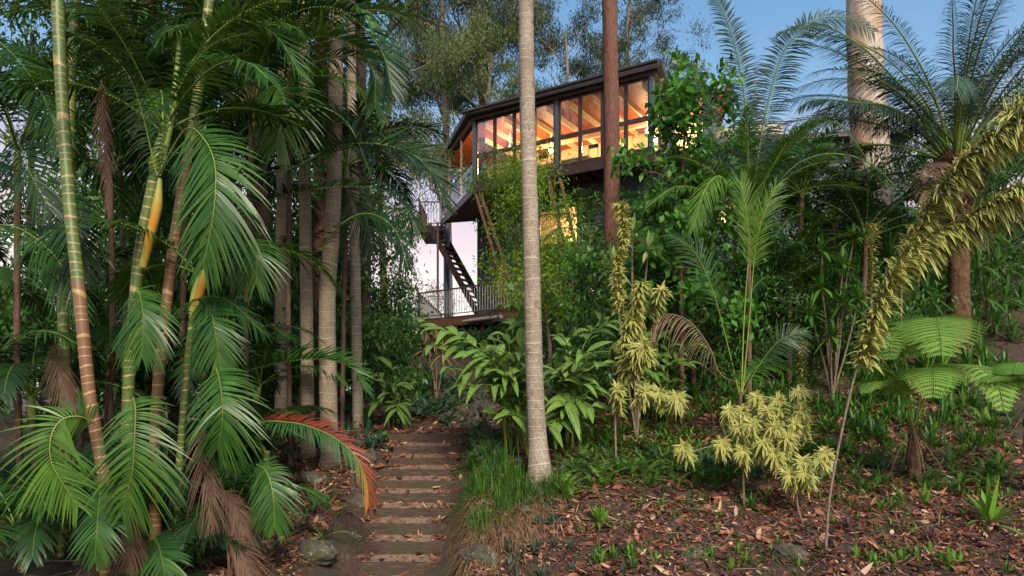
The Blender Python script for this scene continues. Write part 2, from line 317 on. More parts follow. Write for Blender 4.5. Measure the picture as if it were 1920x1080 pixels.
BK['fibre'] = bark_fib('palm_fibre', (.22, .12, .05), (.12, .06, .03), (.04, .02, .012), (6, 6, 3), .95)
BK['twig'] = bark_fib('twig_bark', (.32, .24, .17), (.22, .16, .11), (.12, .08, .06), (8, 8, 4), .8)
def plain(name, c, rough=.6, metal=0, var=.25, sc=6, st=None, bmp=.15):
    m, N, L, bs = mk(name); n = noisen(N, L, sc, None, 6, st, .65)
    col = mixc(N, L, ramp(N, L, n, [(.3, 0), (.7, 1)]), tuple(x*(1-var) for x in c), tuple(min(1, x*(1+var)) for x in c))
    L.new(col, bs.inputs['Base Color']); bs.inputs['Roughness'].default_value = rough; bs.inputs['Metallic'].default_value = metal
    if bmp: bump(N, L, bs, n, bmp, .01)
    return m
BM = {}
BM['weather'] = plain('charcoal_weatherboard', (.045, .05, .058), .6, 0, .2, 4, (1, 1, 6))
BM['weather2'] = plain('bluegrey_weatherboard', (.075, .095, .12), .6, 0, .2, 4, (1, 1, 6))
BM['steel'] = plain('dark_steel', (.05, .055, .065), .4, .3, .2)
BM['pole'] = plain('slate_pole', (.075, .10, .125), .45, .1, .2)
BM['framebr'] = plain('brown_frame', (.055, .03, .024), .45, 0, .3)
BM['joist'] = plain('stained_timber', (.14, .055, .03), .7, 0, .5, 3, (6, 6, 1))
BM['darkwood'] = plain('dark_timber', (.055, .026, .018), .7, 0, .5, 3, (4, 4, 4))
BM['pine'] = plain('pine_lining', (.36, .085, .02), .55, 0, .25, 3, (10, 1.5, 1))
BM['cream'] = plain('cream_paint', (.72, .62, .42), .6, 0, .08)
BM['rail'] = plain('rusty_rail', (.10, .06, .05), .5, .2, .5, 12)
BM['galv'] = plain('pale_baluster', (.36, .34, .32), .5, .3, .3, 12)
BM['roof'] = plain('roof_metal', (.06, .045, .045), .5, .3, .3)
def sleeper():
    m, N, L, bs = mk('weathered_sleeper'); n1 = noisen(N, L, 4, None, 8, (1.5, 10, 14), .7); n2 = noisen(N, L, 2.5, None, 4); n3 = noisen(N, L, 40, None, 4)
    col = ramp(N, L, n1, [(.3, (.018, .011, .008)), (.5, (.07, .042, .028)), (.74, (.17, .11, .075))])
    col = mixc(N, L, ramp(N, L, n2, [(.5, 0), (.62, .6)]), col, (.05, .055, .025)); col = mixc(N, L, mathn(N, L, 'MULTIPLY', n3, .35), col, (.03, .02, .015))
    L.new(col, bs.inputs['Base Color']); bs.inputs['Roughness'].default_value = .9; bump(N, L, bs, n1, .8, .015); return m
BM['sleeper'] = sleeper()
def soil():
    m, N, L, bs = mk('soil'); n1 = noisen(N, L, 1.3, None, 8, None, .7); n2 = noisen(N, L, 14, None, 8, None, .75)
    col = ramp(N, L, n2, [(.3, (.022, .013, .009)), (.5, (.07, .038, .025)), (.68, (.15, .08, .052))])
    col = mixc(N, L, ramp(N, L, n1, [(.48, 0), (.66, .7)]), col, (.03, .05, .015))
    L.new(col, bs.inputs['Base Color']); bs.inputs['Roughness'].default_value = .95; bump(N, L, bs, n2, 1, .05); return m
BM['soil'] = soil()
BM['earth'] = plain('packed_earth', (.20, .125, .085), .95, 0, .6, 14, None, .8)
def rockm():
    m, N, L, bs = mk('lichen_rock'); n1 = noisen(N, L, 3, None, 8, None, .7); n2 = noisen(N, L, 7, None, 6, None, .8); n3 = noisen(N, L, 1.6, None, 3)
    col = ramp(N, L, n1, [(.3, (.035, .028, .022)), (.5, (.09, .072, .055)), (.7, (.17, .145, .115))])
    col = mixc(N, L, ramp(N, L, n3, [(.45, 0), (.62, .7)]), col, (.06, .062, .025)); col = mixc(N, L, ramp(N, L, n2, [(.58, 0), (.64, 1)]), col, (.42, .40, .33))
    L.new(col, bs.inputs['Base Color']); bs.inputs['Roughness'].default_value = .95; bump(N, L, bs, n2, 1, .06); return m
BM['rock'] = rockm()
def glass():
    m, N, L, bs = mk('window_glass'); tr = N.new('ShaderNodeBsdfTransparent'); tr.inputs[0].default_value = (.96, .95, .93, 1); gl = N.new('ShaderNodeBsdfGlossy'); gl.inputs['Roughness'].default_value = .01
    fr = N.new('ShaderNodeFresnel'); fr.inputs[0].default_value = 1.5; mx = N.new('ShaderNodeMixShader'); L.new(mathn(N, L, 'MULTIPLY_ADD', fr.outputs[0], 1.4, .035), mx.inputs[0]); L.new(tr.outputs[0], mx.inputs[1]); L.new(gl.outputs[0], mx.inputs[2]); L.new(mx.outputs[0], N['Material Output'].inputs[0]); return m
BM['glass'] = glass()
def emis(name, c, s):
    m, N, L, bs = mk(name); bs.inputs['Base Color'].default_value = (*c, 1); bs.inputs['Emission Color'].default_value = (*c, 1); bs.inputs['Emission Strength'].default_value = s; return m
BM['bulb'] = emis('lamp_glow', (1, .72, .35), 14)
def lamp(loc, power, col=(1, .63, .29), r=.12, parent=None, name='lamp_light'):
    l = bpy.data.lights.new(name, 'POINT'); l.energy = power; l.color = col; l.shadow_soft_size = r
    o = bpy.data.objects.new(name, l); C.objects.link(o); o.location = loc
    if parent is not None: o.parent = parent; o.location = A_(loc)-A_(parent.location)
    return o
# ------------------------------------------------------------------ ground
def ground():
    t = np.linspace(-1, 1, 261); xs = np.sinh(t*5.2)/np.sinh(5.2)*1500; t2 = np.linspace(-.75, 1, 281); ys = 12+np.sinh(t2*5.2)/np.sinh(5.2)*1500
    X, Y = np.meshgrid(xs, ys, indexing='ij'); Z = Tz(X, Y); n, m = X.shape; g = G()
    i, j = np.meshgrid(np.arange(n-1), np.arange(m-1), indexing='ij'); b = (i*m+j).ravel()
    g.add(np.stack([X, Y, Z], -1).reshape(-1, 3), np.stack([b, b+m, b+m+1, b+1], 1)); kind(g.build('ground', BM['soil']), 'structure')
ground()
# ------------------------------------------------------------------ garden stairs
def stairs():
    rt = thing('garden_stairs', (ST_X, 9.7, 0), 'timber sleeper steps climbing through the leaf litter up to the landing', 'stairs'); O = A_(rt.location)
    rr = random.Random(3)
    ext = [(655, 835), (668, 835), (667, 834), (680, 830), (712, 845), (705, 860), (713, 865), (718, 838), (735, 850), (743, 865), (735, 868)]
    for i, (y, z) in enumerate(zip(ST_Y, ST_Z)):
        x0, x1 = [(e-960)/F*y for e in ext[i]]; h = z-(ST_Z[i-1] if i else z-.18)
        g = G(); tk = .09+rr.uniform(-.01, .015); a = rr.uniform(-.012, .012)
        pts = []
        hh = (h+.03)/2; cz = z-hh; nseg = 14
        xs = np.linspace(x0-.06, x1+.06, nseg)
        sec = [(-tk/2, -hh), (-tk/2, hh-.012), (-tk/2+.012, hh), (tk/2-.012, hh), (tk/2, hh-.012), (tk/2, -hh)]
        V = [];
        for k, x in enumerate(xs):
            for (a1, b1) in sec: V.append((x, y+tk/2+a1+a*(x-ST_X)+rr.gauss(0, .0025), cz+b1+rr.gauss(0, .003)+.004*sin(x*7+i)))
        m = len(sec); fs = [[k*m+j, k*m+(j+1) % m, (k+1)*m+(j+1) % m, (k+1)*m+j] for k in range(nseg-1) for j in range(m)]
        g.add(V, fs)
        for k in (0, nseg-1):
            c = [V[k*m+j] for j in range(m)]; g.add(c, [list(range(m))] if k else [list(range(m))[::-1]])
        g.build('step', BM['sleeper'], rt, O, False)
    g = G()      # earth treads behind each sleeper
    for i, (y, z) in enumerate(zip(ST_Y, ST_Z)):
        y1 = ST_Y[i+1]+.02 if i < 10 else 14.6
        xs = np.linspace(ST_X-.64, ST_X+.64, 18); ys = np.linspace(y+.06, y1, 5 if i < 10 else 14); X, Y = np.meshgrid(xs, ys, indexing='ij')
        Z = z-.03+.010*noise2(X*9, Y*9)+(.20*(Y-y) if i < 10 else .02*(Y-y)); n, m = X.shape
        ii, jj = np.meshgrid(np.arange(n-1), np.arange(m-1), indexing='ij'); b = (ii*m+jj).ravel()
        g.add(np.stack([X, Y, Z], -1).reshape(-1, 3), np.stack([b, b+m, b+m+1, b+1], 1))
    g.build('tread_soil', BM['earth'], rt, O)
stairs()
# ------------------------------------------------------------------ house
HA = A_([-1.45, 26.6]); HB = A_([4.70, 22.7]); HE = A_([-3.35, 32.2]); HB2 = A_([7.2, 29.2])
HU = nrm(HB-HA); HW = A_([-HU[1], HU[0]]); HL = np.linalg.norm(HB-HA); ZF, ZC = 10.48, 12.95
def hp(s, w, z): q = HA+HU*s+HW*w; return A_([q[0], q[1], z])
def boards(g, p, q, z0, z1, nrm_, h=.16, mat=0):      # lapped weatherboards on a wall from p to q
    p = A_(p, float); q = A_(q, float); n = A_([nrm_[0], nrm_[1], 0.]); z = z0
    while z < z1-.01:
        t = min(z+h, z1)
        a = [(*(p+n[:2]*.028), z), (*(q+n[:2]*.028), z), (*(q+n[:2]*.006), t), (*(p+n[:2]*.006), t), (*(p-n[:2]*.02), z), (*(q-n[:2]*.02), z), (*(q-n[:2]*.02), t), (*(p-n[:2]*.02), t)]
        g.add(a, [[0, 1, 2, 3], [4, 7, 6, 5], [0, 4, 5, 1], [3, 2, 6, 7], [0, 3, 7, 4], [1, 5, 6, 2]], None, .5, mat); z += h
def house():
    rt = thing('pole_house', (0, 26, 5), 'dark timber house high on poles with an orange lit glass front and decks', 'house'); O = A_(rt.location)
    ins = -.0
    # roof, eaves
    g = G(); ov = .28
    c = (HA+HB+HE+HB2)/4
    def out(p, k): return tuple(p+nrm(p-c)*k)
    poly = [out(HA, .38), out(HB, .42), out(HB2, .4), out(HE, .4)]
    g.prism(poly, ZC+.12, ZC+.34); roof = g.build('roof', BM['roof'], rt, O, False)
    g = G(); g.prism([out(HA, .18), out(HB, .2), out(HB2, .2), out(HE, .2)], ZC-.02, ZC+.118); g.build("fascia", BM["framebr"], roof, O, False)
    # gutter along the glazed front
    g = G(); a = hp(-.3, -.42, ZC+.24); b = hp(HL+.3, -.42, ZC+.24); g.tube([a, b], .07, 8); gt = g.build('gutter', BM['roof'], rt, O)
    # floor slab + joists
    g = G(); g.prism([tuple(HA), tuple(HB), tuple(HB2), tuple(HE)], ZF-.16, ZF-.02); g.build('floor_slab', BM['darkwood'], rt, O, False)
    for k in range(17):
        s = .2+k*.44; g = G(); g.beam(hp(s, .06, ZF-.28), hp(s+.0, 5.5 if s > 1 else 5.2, ZF-.28), .06, .2); g.build('joist', BM['joist'], rt, O, False)
    g = G(); g.beam(hp(-.05, -.04, ZF-.17), hp(HL+.05, -.04, ZF-.17), .07, .34); g.beam((*HA, ZF-.17), (*HE, ZF-.17), .08, .3); g.build('edge_beam', BM['framebr'], rt, O, False)
    g = G()
    for w in (1.3, 3.6): g.beam(hp(-.2, w, ZF-.5), hp(HL, w, ZF-.5), .12, .24)
    g.build('bearer', BM['joist'], rt, O, False)
    # ceiling lining and rafters
    g = G(); g.prism([tuple(HA+HU*.05+HW*.06), tuple(HB-HU*.1+HW*.06), tuple(HB2-HU*.1), tuple(HE+HU*.2)], ZC-.10, ZC-.04); g.build('ceiling', BM['pine'], rt, O, False)
    for k in range(9):
        s = -.5+k*.92; g = G(); g.beam(hp(s, .12 if s > 0 else 1.4, ZC-.2), hp(s, 4.4, ZC-.2), .07, .2); g.build('rafter', BM['cream'], rt, O, False)
    g = G(); g.beam(hp(.1, 3.0, ZC-.36), hp(HL-.1, 3.0, ZC-.36), .1, .14); g.build('tie_beam', BM['cream'], rt, O, False)
    # inside walls
    g = G(); g.beam(hp(-2.5, 4.5, (ZF+ZC)/2-.02), hp(HL+.6, 4.5, (ZF+ZC)/2-.02), .1, ZC-ZF-.16); g.build('inner_wall', BM['cream'], rt, O, False)
    g = G(); g.beam(hp(1.1, 2.2, ZF+.45), hp(3.9, 2.2, ZF+.45), .6, .9); g.beam(hp(1.0, 2.2, ZF+.93), hp(4.0, 2.2, ZF+.93), .72, .05); g.build('kitchen_bench', BM['cream'], rt, O, False)
    # glazing
    npan = 4; mid = HL*.5; segs = [(.06, mid-.07), (mid+.07, HL-.12)]; zt = ZF+(ZC-ZF)*.44
    for si, (s0, s1) in enumerate(segs):
        for k in range(4):
            a = s0+(s1-s0)*k/4; b = s0+(s1-s0)*(k+1)/4
            for z0, z1 in ((ZF+.04, zt), (zt, ZC-.03)):
                g = G(); t = .075; y = .02
                g.beam(hp(a, y, z0+t/2), hp(b, y, z0+t/2), .06, t); g.beam(hp(a, y, z1-t/2), hp(b, y, z1-t/2), .06, t)
                for s in (a+t/2+.001, b-t/2-.001): g.obox(hp(s, y, (z0+z1)/2), (*HU, 0), (*HW, 0), (t/2-.002, .027, (z1-z0)/2-t-.001))
                f = g.build('window', BM['framebr'], rt, O, False)
                g = G(); g.obox(hp((a+b)/2, y, (z0+z1)/2), (*HU, 0), (*HW, 0), ((b-a)/2-t, .004, (z1-z0)/2-t)); g.build('pane', BM['glass'], f, O, False)
    for s in (0, mid, HL-.06):
        g = G(); g.obox(hp(s, .0, (ZF+ZC)/2-.02), (*HU, 0), (*HW, 0), (.065, .07, (ZC-ZF)/2+.05)); g.build('post', BM['pole'], rt, O, False)
    # veranda side: slim posts, handrail and glass infill, open to the sky
    dE = HE-HA; LE = np.linalg.norm(dE); dE = dE/LE; nE = A_([-dE[1], dE[0]])
    def vp(s, z, n=0): q = HA+dE*s+nE*n; return A_([q[0], q[1], z])
    for s in (2.1, 4.2, LE):
        g = G(); g.obox(vp(s, (ZF+ZC)/2), (1, 0, 0), (0, 1, 0), (.04, .04, (ZC-ZF)/2)); g.build('veranda_post', BM['galv'], rt, O, False)
    g = G(); g.beam(vp(.05, ZF+1.0), vp(LE, ZF+1.0), .05, .05); hr = g.build('handrail', BM['rail'], rt, O, False)
    g = G()
    for k in range(3): a = .12+k*LE/3; g.obox(vp(a+LE/6-.08, ZF+.5), (*dE, 0), (*nE, 0), (LE/6-.1, .004, .42))
    g.build('glass_balustrade', BM['glass'], rt, O, False)
    # right end wall glass and boards
    dR = nrm(HB2-HB); LR = np.linalg.norm(HB2-HB)
    g = G(); boards(g, HB+dR*1.6, HB2, ZF, ZC, (dR[1], -dR[0])); g.build('end_wall', BM['weather'], rt, O, False)
    g = G(); q = HB+dR*.8; g.obox((*q, (ZF+ZC)/2), (*dR, 0), (-dR[1], dR[0], 0), (.7, .004, 1.15)); g.build('end_pane', BM['glass'], rt, O, False)
    # lower wall with window
    zl0, zl1 = 6.3, ZF-.3; w0 = 1.0
    ws = (2.35, 4.0); wz = (7.95, 9.3)
    p = lambda s: hp(s, w0, 0)[:2]
    nn = -HW
    g = G()
    boards(g, p(.8), p(ws[0]), zl0, zl1, nn); boards(g, p(ws[1]), p(8.2), zl0, zl1, nn); boards(g, p(ws[0]), p(ws[1]), zl0, wz[0], nn); boards(g, p(ws[0]), p(ws[1]), wz[1], zl1, nn)
    boards(g, hp(.8, w0, 0)[:2], hp(.8, 5.3, 0)[:2], zl0, zl1, -HU); g.build('weatherboard_wall', BM['weather'], rt, O, False)
    g = G(); t = .07
    for s in (ws[0], (ws[0]+ws[1])/2, ws[1]): g.obox(hp(s, w0-.03, sum(wz)/2), (*HU, 0), (*HW, 0), (t/2, .04, (wz[1]-wz[0])/2+t))
    for z in wz: g.beam(hp(ws[0]+t/2, w0-.028, z), hp(ws[1]-t/2, w0-.028, z), .07, t)
    f = g.build('window', BM['framebr'], rt, O, False)
    g = G(); g.obox(hp(sum(ws)/2, w0+.01, sum(wz)/2), (*HU, 0), (*HW, 0), (.8, .004, .66)); g.build('pane', BM['glass'], f, O, False)
    g = G(); g.beam(hp(1.0, 2.8, 8.3), hp(6.5, 2.8, 8.3), .05, 3.6); g.beam(hp(1.2, w0+.1, 9.55), hp(1.2, 2.7, 9.55), .05, .8); g.build('room_wall', BM['cream'], rt, O, False)
    g = G(); boards(g, hp(-2.0, 3.0, 0)[:2], hp(.8, 3.0, 0)[:2], 5.16, ZF-.55, -HW); g.build('weatherboard_wall', BM['weather'], rt, O, False)
    # under-floor: subfloor lamp lit timbers
    g = G(); g.beam(hp(.9, 3.6, 5.0), hp(9, 3.6, 5.0), .08, 2.9); g.build('subfloor_wall', BM['joist'], rt, O, False)
    for k in range(9):
        s = 1.4+k*.75; g = G(); g.beam(hp(s, .9, 6.2), hp(s+.9, 3.3, 4.7), .07, .12); g.build('brace', BM['joist'], rt, O, False)
    # main poles and raking struts
    for (s, w) in ((.55, 1.9), (3.7, 1.9), (7.0, 1.9), (.9, 4.8), (6, 4.8)):
        q = hp(s, w, 0); z0 = float(Tz(q[0], q[1])); g = G(); g.tube([(q[0], q[1], z0-.3), (q[0], q[1], ZF-.4)], .15, 14); g.build('pole', BM['pole'], rt, O)
    for (s, e) in ((.25, 1.3), (.05, .9), (3.3, 3.9), (3.75, 4.35)):
        g = G(); g.beam(hp(s, -.0, ZF-.35), hp(e, .75, 6.4), .12, .12); g.build('strut', BM['joist'], rt, O, False)
    # side balcony at upper level
    bx = [(-4.55, 33.2), (-3.2, 33.2), (-3.2, 36), (-4.55, 36)]
    g = G(); g.prism(bx, ZF-.32, ZF-.02); bal = g.build('balcony', BM['steel'], rt, O, False)
    def railing(pts, z, h, mrail, mbal, sp=.12, post=BM['steel'], rb=.011, zsl=0):
        g = G(); 
        for i in range(len(pts)-1):
            a = A_([*pts[i], z+h]); b = A_([*pts[i+1], z+h]); g.beam(a, b, .06, .05); g.beam(a-[0, 0, h-.1], b-[0, 0, h-.1], .04, .03)
        r = g.build('railing', mrail, rt, O, False)
        g = G()
        for i in range(len(pts)-1):
            a = A_(pts[i], float); b = A_(pts[i+1], float); n = int(np.linalg.norm(b-a)/sp)
            for k in range(1, n):
                q = a+(b-a)*k/n; g.tube([(*q, z+.1), (*q, z+h-.02)], rb, 5, cap=False)
        g.build('baluster', mbal, r, O, False)
        for p_ in pts:
            g = G(); g.obox((*p_, z+h/2+.02), (1, 0, 0), (0, 1, 0), (.04, .04, h/2+.03)); g.build('rail_post', post, r, O, False)
    railing([(-3.25, 33.25), (-4.5, 33.25), (-4.5, 35.95)], ZF, 1.15, BM['rail'], BM['rail'], .13, rb=.013)
    # stairs down to the lower deck
    ZD = 5.15; p0 = A_([-3.75, 33.0, ZF-.1]); p1 = A_([-.9, 31.2, ZD]); dv = p1-p0; hz = nrm(A_([dv[1], -dv[0], 0]))
    for sg in (-.45, .45):
        g = G(); g.beam(p0+hz*sg, p1+hz*sg, .06, .28); g.build('stair_stringer', BM['darkwood'], rt, O, False)
    for k in range(1, 19):
        q = p0+dv*k/19; g = G(); g.obox(q, hz, (0*dv+A_([dv[0], dv[1], 0])), (.42, .13, .025)); g.build('stair_tread', BM['darkwood'], rt, O, False)
    # lower deck
    D = [(-3.55, 26.0), (.55, 22.5), (3.2, 25.6), (2.6, 31), (-3.4, 34)]
    g = G(); g.prism(D, ZD-.06, ZD); deck = g.build('deck', BM['darkwood'], rt, O, False)
    g = G(); 
    for a, b in ((D[0], D[1]), (D[0], D[4])): g.beam((*a, ZD-.2), (*b, ZD-.2), .07, .26)
    g.build('deck_beam', BM['joist'], rt, O, False)
    a = A_(D[0]); b = A_(D[1]); d = nrm(b-a); nrl = A_([d[1], -d[0]])
    for k in range(6):
        q = a+d*(.4+k*.95)-nrl*.1; z0 = float(Tz(*q)); g = G(); g.obox((*q, (z0+ZD)/2-.2), (*d, 0), (*nrl, 0), (.06, .06, (ZD-z0)/2)); g.build('deck_post', BM['darkwood'], rt, O, False)
    railing([tuple(a+(A_(D[4])-a)*.9), tuple(a), tuple(b-d*.3)], ZD, 1.0, BM['rail'], BM['galv'], .125)
    g = G(); g.tube([(-3.15, 33.0, ZD), (-3.15, 33.0, ZF-.2)], .16, 16); g.build('pole', BM['pole'], rt, O)
    q = A_([-3.5, 32.2]); g = G(); g.obox((*q, (ZD+ZF)/2), (1, 0, 0), (0, 1, 0), (.05, .05, (ZF-ZD)/2-.1)); g.build('post', BM['rail'], rt, O, False)
    # slatted privacy screen and deck back wall
    g = G()
    for k in range(26): g.beam(hp(-.6, 2.5, ZD+.1+k*.11), hp(1.0, 3.1, ZD+.1+k*.11), .02, .07)
    g.build('slat_screen', BM['joist'], rt, O, False)
    g = G(); boards(g, hp(.8, 1.0, 0)[:2], hp(4.5, 1.0, 0)[:2], 5.2, 6.29, -HW); g.build('weatherboard_wall', BM['darkwood'], rt, O, False)
    # diagonal drain pipe below deck
    g = G(); g.tube([P(868, 603, 24.5), P(940, 594, 23)], .07, 8); g.build('drain_pipe', BM['galv'], rt, O)
    # lights; the first pendant is added to brighten the left of the ceiling
    for i, (s, w, z, e) in enumerate(((.6, 1.6, ZC-.7, 150), (1.95, 2.6, ZC-.75, 110), (6.0, 2.8, ZC-.7, 120), (3.9, 3.9, ZC-.7, 70))):
        g = G(); c0 = hp(s, w, z); a = np.linspace(0.05, pi-.05, 9); g.tube([c0+A_([0, 0, -.09*cos(x)]) for x in a], .09*np.sin(a), 12); g.tube([c0+[0, 0, .08], (c0[0], c0[1], ZC-.1)], .008, 5)
        o = g.build('pendant_lamp', BM['bulb'], rt, O); o.visible_shadow = True; lamp(c0-[0, 0, .2], e, parent=rt)
    for (s, w, z, e) in ((3.1, 2.0, 9.0, 130), (2.9, 2.0, 5.75, 90), (6.2, 2.3, 5.6, 90)):
        g = G(); c0 = hp(s, w, z); a = np.linspace(0.05, pi-.05, 8); g.tube([c0+A_([0, 0, -.06*cos(x)]) for x in a], .06*np.sin(a), 10); g.build('bulb', BM['bulb'], rt, O); lamp(c0-[0, 0, .15], e, parent=rt)
    lamp(hp(-.2, 1.9, ZD+1.9), 25, parent=rt)
    # chairs seen in the room
    for s in (1.2, 2.5, 4.6, 5.4):
        ch = G()
        q = hp(s, 1.2, ZF)
        for a, b in ((-.2, -.2), (.2, -.2), (-.2, .2), (.2, .2)): ch.tube([hp(s+a, 1.2+b, ZF), hp(s+a*.9, 1.2+b*.9, ZF+(1.0 if b < 0 else .46))], .018, 5)
        ch.obox(hp(s, 1.2, ZF+.47), (*HU, 0), (*HW, 0), (.22, .22, .02)); ch.beam(hp(s-.18, 1.02, ZF+.92), hp(s+.18, 1.02, ZF+.92), .03, .14)
        ch.build('chair_frame', BM['steel'], rt, O, False)
    return rt
house()
def wing():
    rt = thing('house_wing', (9, 26, 8), 'blue grey weatherboard wing of the house with yellow lit windows behind the palms', 'house'); O = A_(rt.location)
    a = A_([5.4, 25.6]); b = A_([13.9, 24.2]); d = nrm(b-a); n = A_([d[1], -d[0]]); Lw = np.linalg.norm(b-a)
    def q(s, o, z): r = a+d*s+n*o; return A_([r[0], r[1], z])
    g = G(); wins = [(.7, 1.7, 10.3, 12.0), (2.2, 2.9, 8.6, 9.8), (3.2, 4.0, 8.3, 9.6)]
    cur = 0
    boards(g, q(0, 0, 0)[:2], q(.7, 0, 0)[:2], 6, 13.0, n); boards(g, q(.7, 0, 0)[:2], q(1.7, 0, 0)[:2], 6, 10.3, n); boards(g, q(1.7, 0, 0)[:2], q(2.2, 0, 0)[:2], 6, 12.6, n)
    boards(g, q(2.2, 0, 0)[:2], q(2.9, 0, 0)[:2], 6, 8.6, n); boards(g, q(2.2, 0, 0)[:2], q(2.9, 0, 0)[:2], 9.8, 11.4, n); boards(g, q(2.9, 0, 0)[:2], q(3.2, 0, 0)[:2], 6, 11.4, n)
    boards(g, q(3.2, 0, 0)[:2], q(4, 0, 0)[:2], 6, 8.3, n); boards(g, q(3.2, 0, 0)[:2], q(4, 0, 0)[:2], 9.6, 11.4, n); boards(g, q(4, 0, 0)[:2], b, 6, 11.4, n)
    boards(g, b, b-n*5, 6, 11.4, d); g.build('wall', BM['weather2'], rt, O, False)
    g = G(); g.obox(q(Lw/2+.9, -2.4, 11.52), (*d, 0), (*n, 0), (Lw/2-.7, 2.9, .1)); g.build('roof', BM['roof'], rt, O, False)
    g = G(); g.obox(q(1.6, -1.5, 13.2), nrm(A_([*d, .06])), (*n, 0), (1.1, 2.3, .07)); g.build('roof', BM['roof'], rt, O, False)
    g = G(); g.obox(q(1.6, -1.5, 13.06), nrm(A_([*d, .06])), (*n, 0), (1.0, 2.2, .04)); g.build('soffit', BM['pine'], rt, O, False)
    g = G(); g.obox(q(2.5, -1.7, 9.5), (*d, 0), (*n, 0), (2.4, .03, 3.3)); g.build('inner_wall', BM['cream'], rt, O, False)
    for (s0, s1, z0, z1) in wins:
        g = G(); t = .06
        for s in (s0, s1): g.obox(q(s, .03, (z0+z1)/2), (*d, 0), (*n, 0), (t/2, .03, (z1-z0)/2+t))
        for z in (z0, z1): g.beam(q(s0+t/2, .03, z), q(s1-t/2, .03, z), .055, t)
        f = g.build('window', BM['framebr'], rt, O, False)
        g = G(); g.obox(q((s0+s1)/2, 0, (z0+z1)/2), (*d, 0), (*n, 0), ((s1-s0)/2-.03, .004, (z1-z0)/2-.03)); g.build('pane', BM['glass'], f, O, False)
    for s, z, e in ((1.2, 12.3, 90), (2.5, 9.4, 60), (3.6, 9.2, 60)): lamp(q(s, -.8, z), e, parent=rt)
    g = G(); g.tube([q(.2, -1, 13.2), q(.2, -1, 15.0)], .02, 5); g.build('aerial_mast', BM['steel'], rt, O)
wing()
def feeder(px, py, d, lab):
    g = G(); c = P(px, py, d); zz = A_([0, .02, .05, .07]); g.tube([c+[0, 0, z] for z in zz], A_([.06, .26, .30, .31]), 18)
    t = P(px+16, py-10, d+.1); g.tube(spline([c+[0, 0, .07], c+[.1, 0, .42], t], 8), .012, 5)
    tag(g.build('bird_feeder', BM['steel'], None, c), lab, 'bird feeder', 'bird feeders by the balcony')
feeder(775, 412, 33.2, 'upper dark hanging dish beside the side balcony railing'); feeder(772, 433, 33.2, 'lower dark hanging dish beside the side balcony railing')
# ------------------------------------------------------------------ palms
def U(a, b): return random.uniform(a, b)
def palm(name, cat, label, trunk_pts, rads, barkm, nfr=8, Lfr=2.2, leaf='palm', heroes=(), shaft=None, group=None, bend=1.5, el=(35, 80), az=None, Lf=.5, Wl=.042, flare=0, crown_at=None, nl=46, seed=0, low=None, ground_fix=True, vee=15, droop=.45, sides=12, S=4, a0=72):
    random.seed(seed+100)
    pts = A_([P(*p) for p in trunk_pts])
    base = pts[0].copy(); base[2] = float(Tz(base[0], base[1])); pts = np.vstack([[base-A_([0, 0, .15])], pts[1:] if pts[0][2] < base[2]+.1 else pts])
    rt = thing(name, tuple(base), label, cat, group); O = base
    n = 60; c = spline(pts, n); arc = np.r_[0, np.cumsum(np.linalg.norm(np.diff(c, axis=0), axis=1))]; k = arc/arc[-1]
    r = rads[0]+(rads[1]-rads[0])*k
    if flare: r = r+flare*np.exp(-arc/.28)
    g = G(); tn = .9*np.ones(n)
    if low is not None: tn = np.clip(.5+(c[:, 2]-low)*.8, 0, 1)
    g.tube(c, r, sides, 0, tn, rough=.02); g.build('trunk', barkm, rt, O)
    top = c[-1]; td = nrm(c[-1]-c[-4])
    if shaft:
        g = G(); cs = spline([top, top+td*shaft*.5, top+td*shaft], 12); g.tube(cs, np.interp(np.linspace(0, 1, 12), [0, .15, .6, 1], A_([1.15, 1.45, 1.2, .7])*rads[1]), 10, 0, np.linspace(.75, .2, 12)); g.build('crownshaft', LM['shaft'], rt, O); top = cs[-1]
    a0_ = U(0, 6.28)
    for i in range(nfr):
        a = a0_+i*2.4+U(-.2, .2) if az is None else U(*az)
        e = R(U(*el)) if nfr < 4 else R(el[1]+(el[0]-el[1])*(i+.5)/nfr+U(-6, 6))
        L_ = Lfr*U(.85, 1.1); g = G(); p = arc_pts(top-td*.02, a, e, L_, bend*U(.85, 1.2))
        frond(g, p, fixside=(sin(a), -cos(a), U(-.15, .15)), nl=nl, Lf=Lf*U(.9, 1.1), Wl=Wl, vee=vee, droop=droop, start=.2, rad=.014*Lfr/2, S=S, a0=a0)
        g.build('frond', [LM[leaf], LM['rachis']], rt, O)
    for h in heroes:
        g = G(); h = dict(h); pp = [P(*q) for q in h.pop('p')]; lf = h.pop('leaf', leaf); N = h.pop('N', (0, -1, .35))
        frond(g, pp, N=N, **h); g.build('frond', [LM[lf], LM['rachis'] if lf != 'dead' else LM['dead']], rt, O)
    return rt
CG = 'clumping cane palms at the left'
hk = dict(start=.03, rad=.009, nl=50, Wl=.027, S=5)
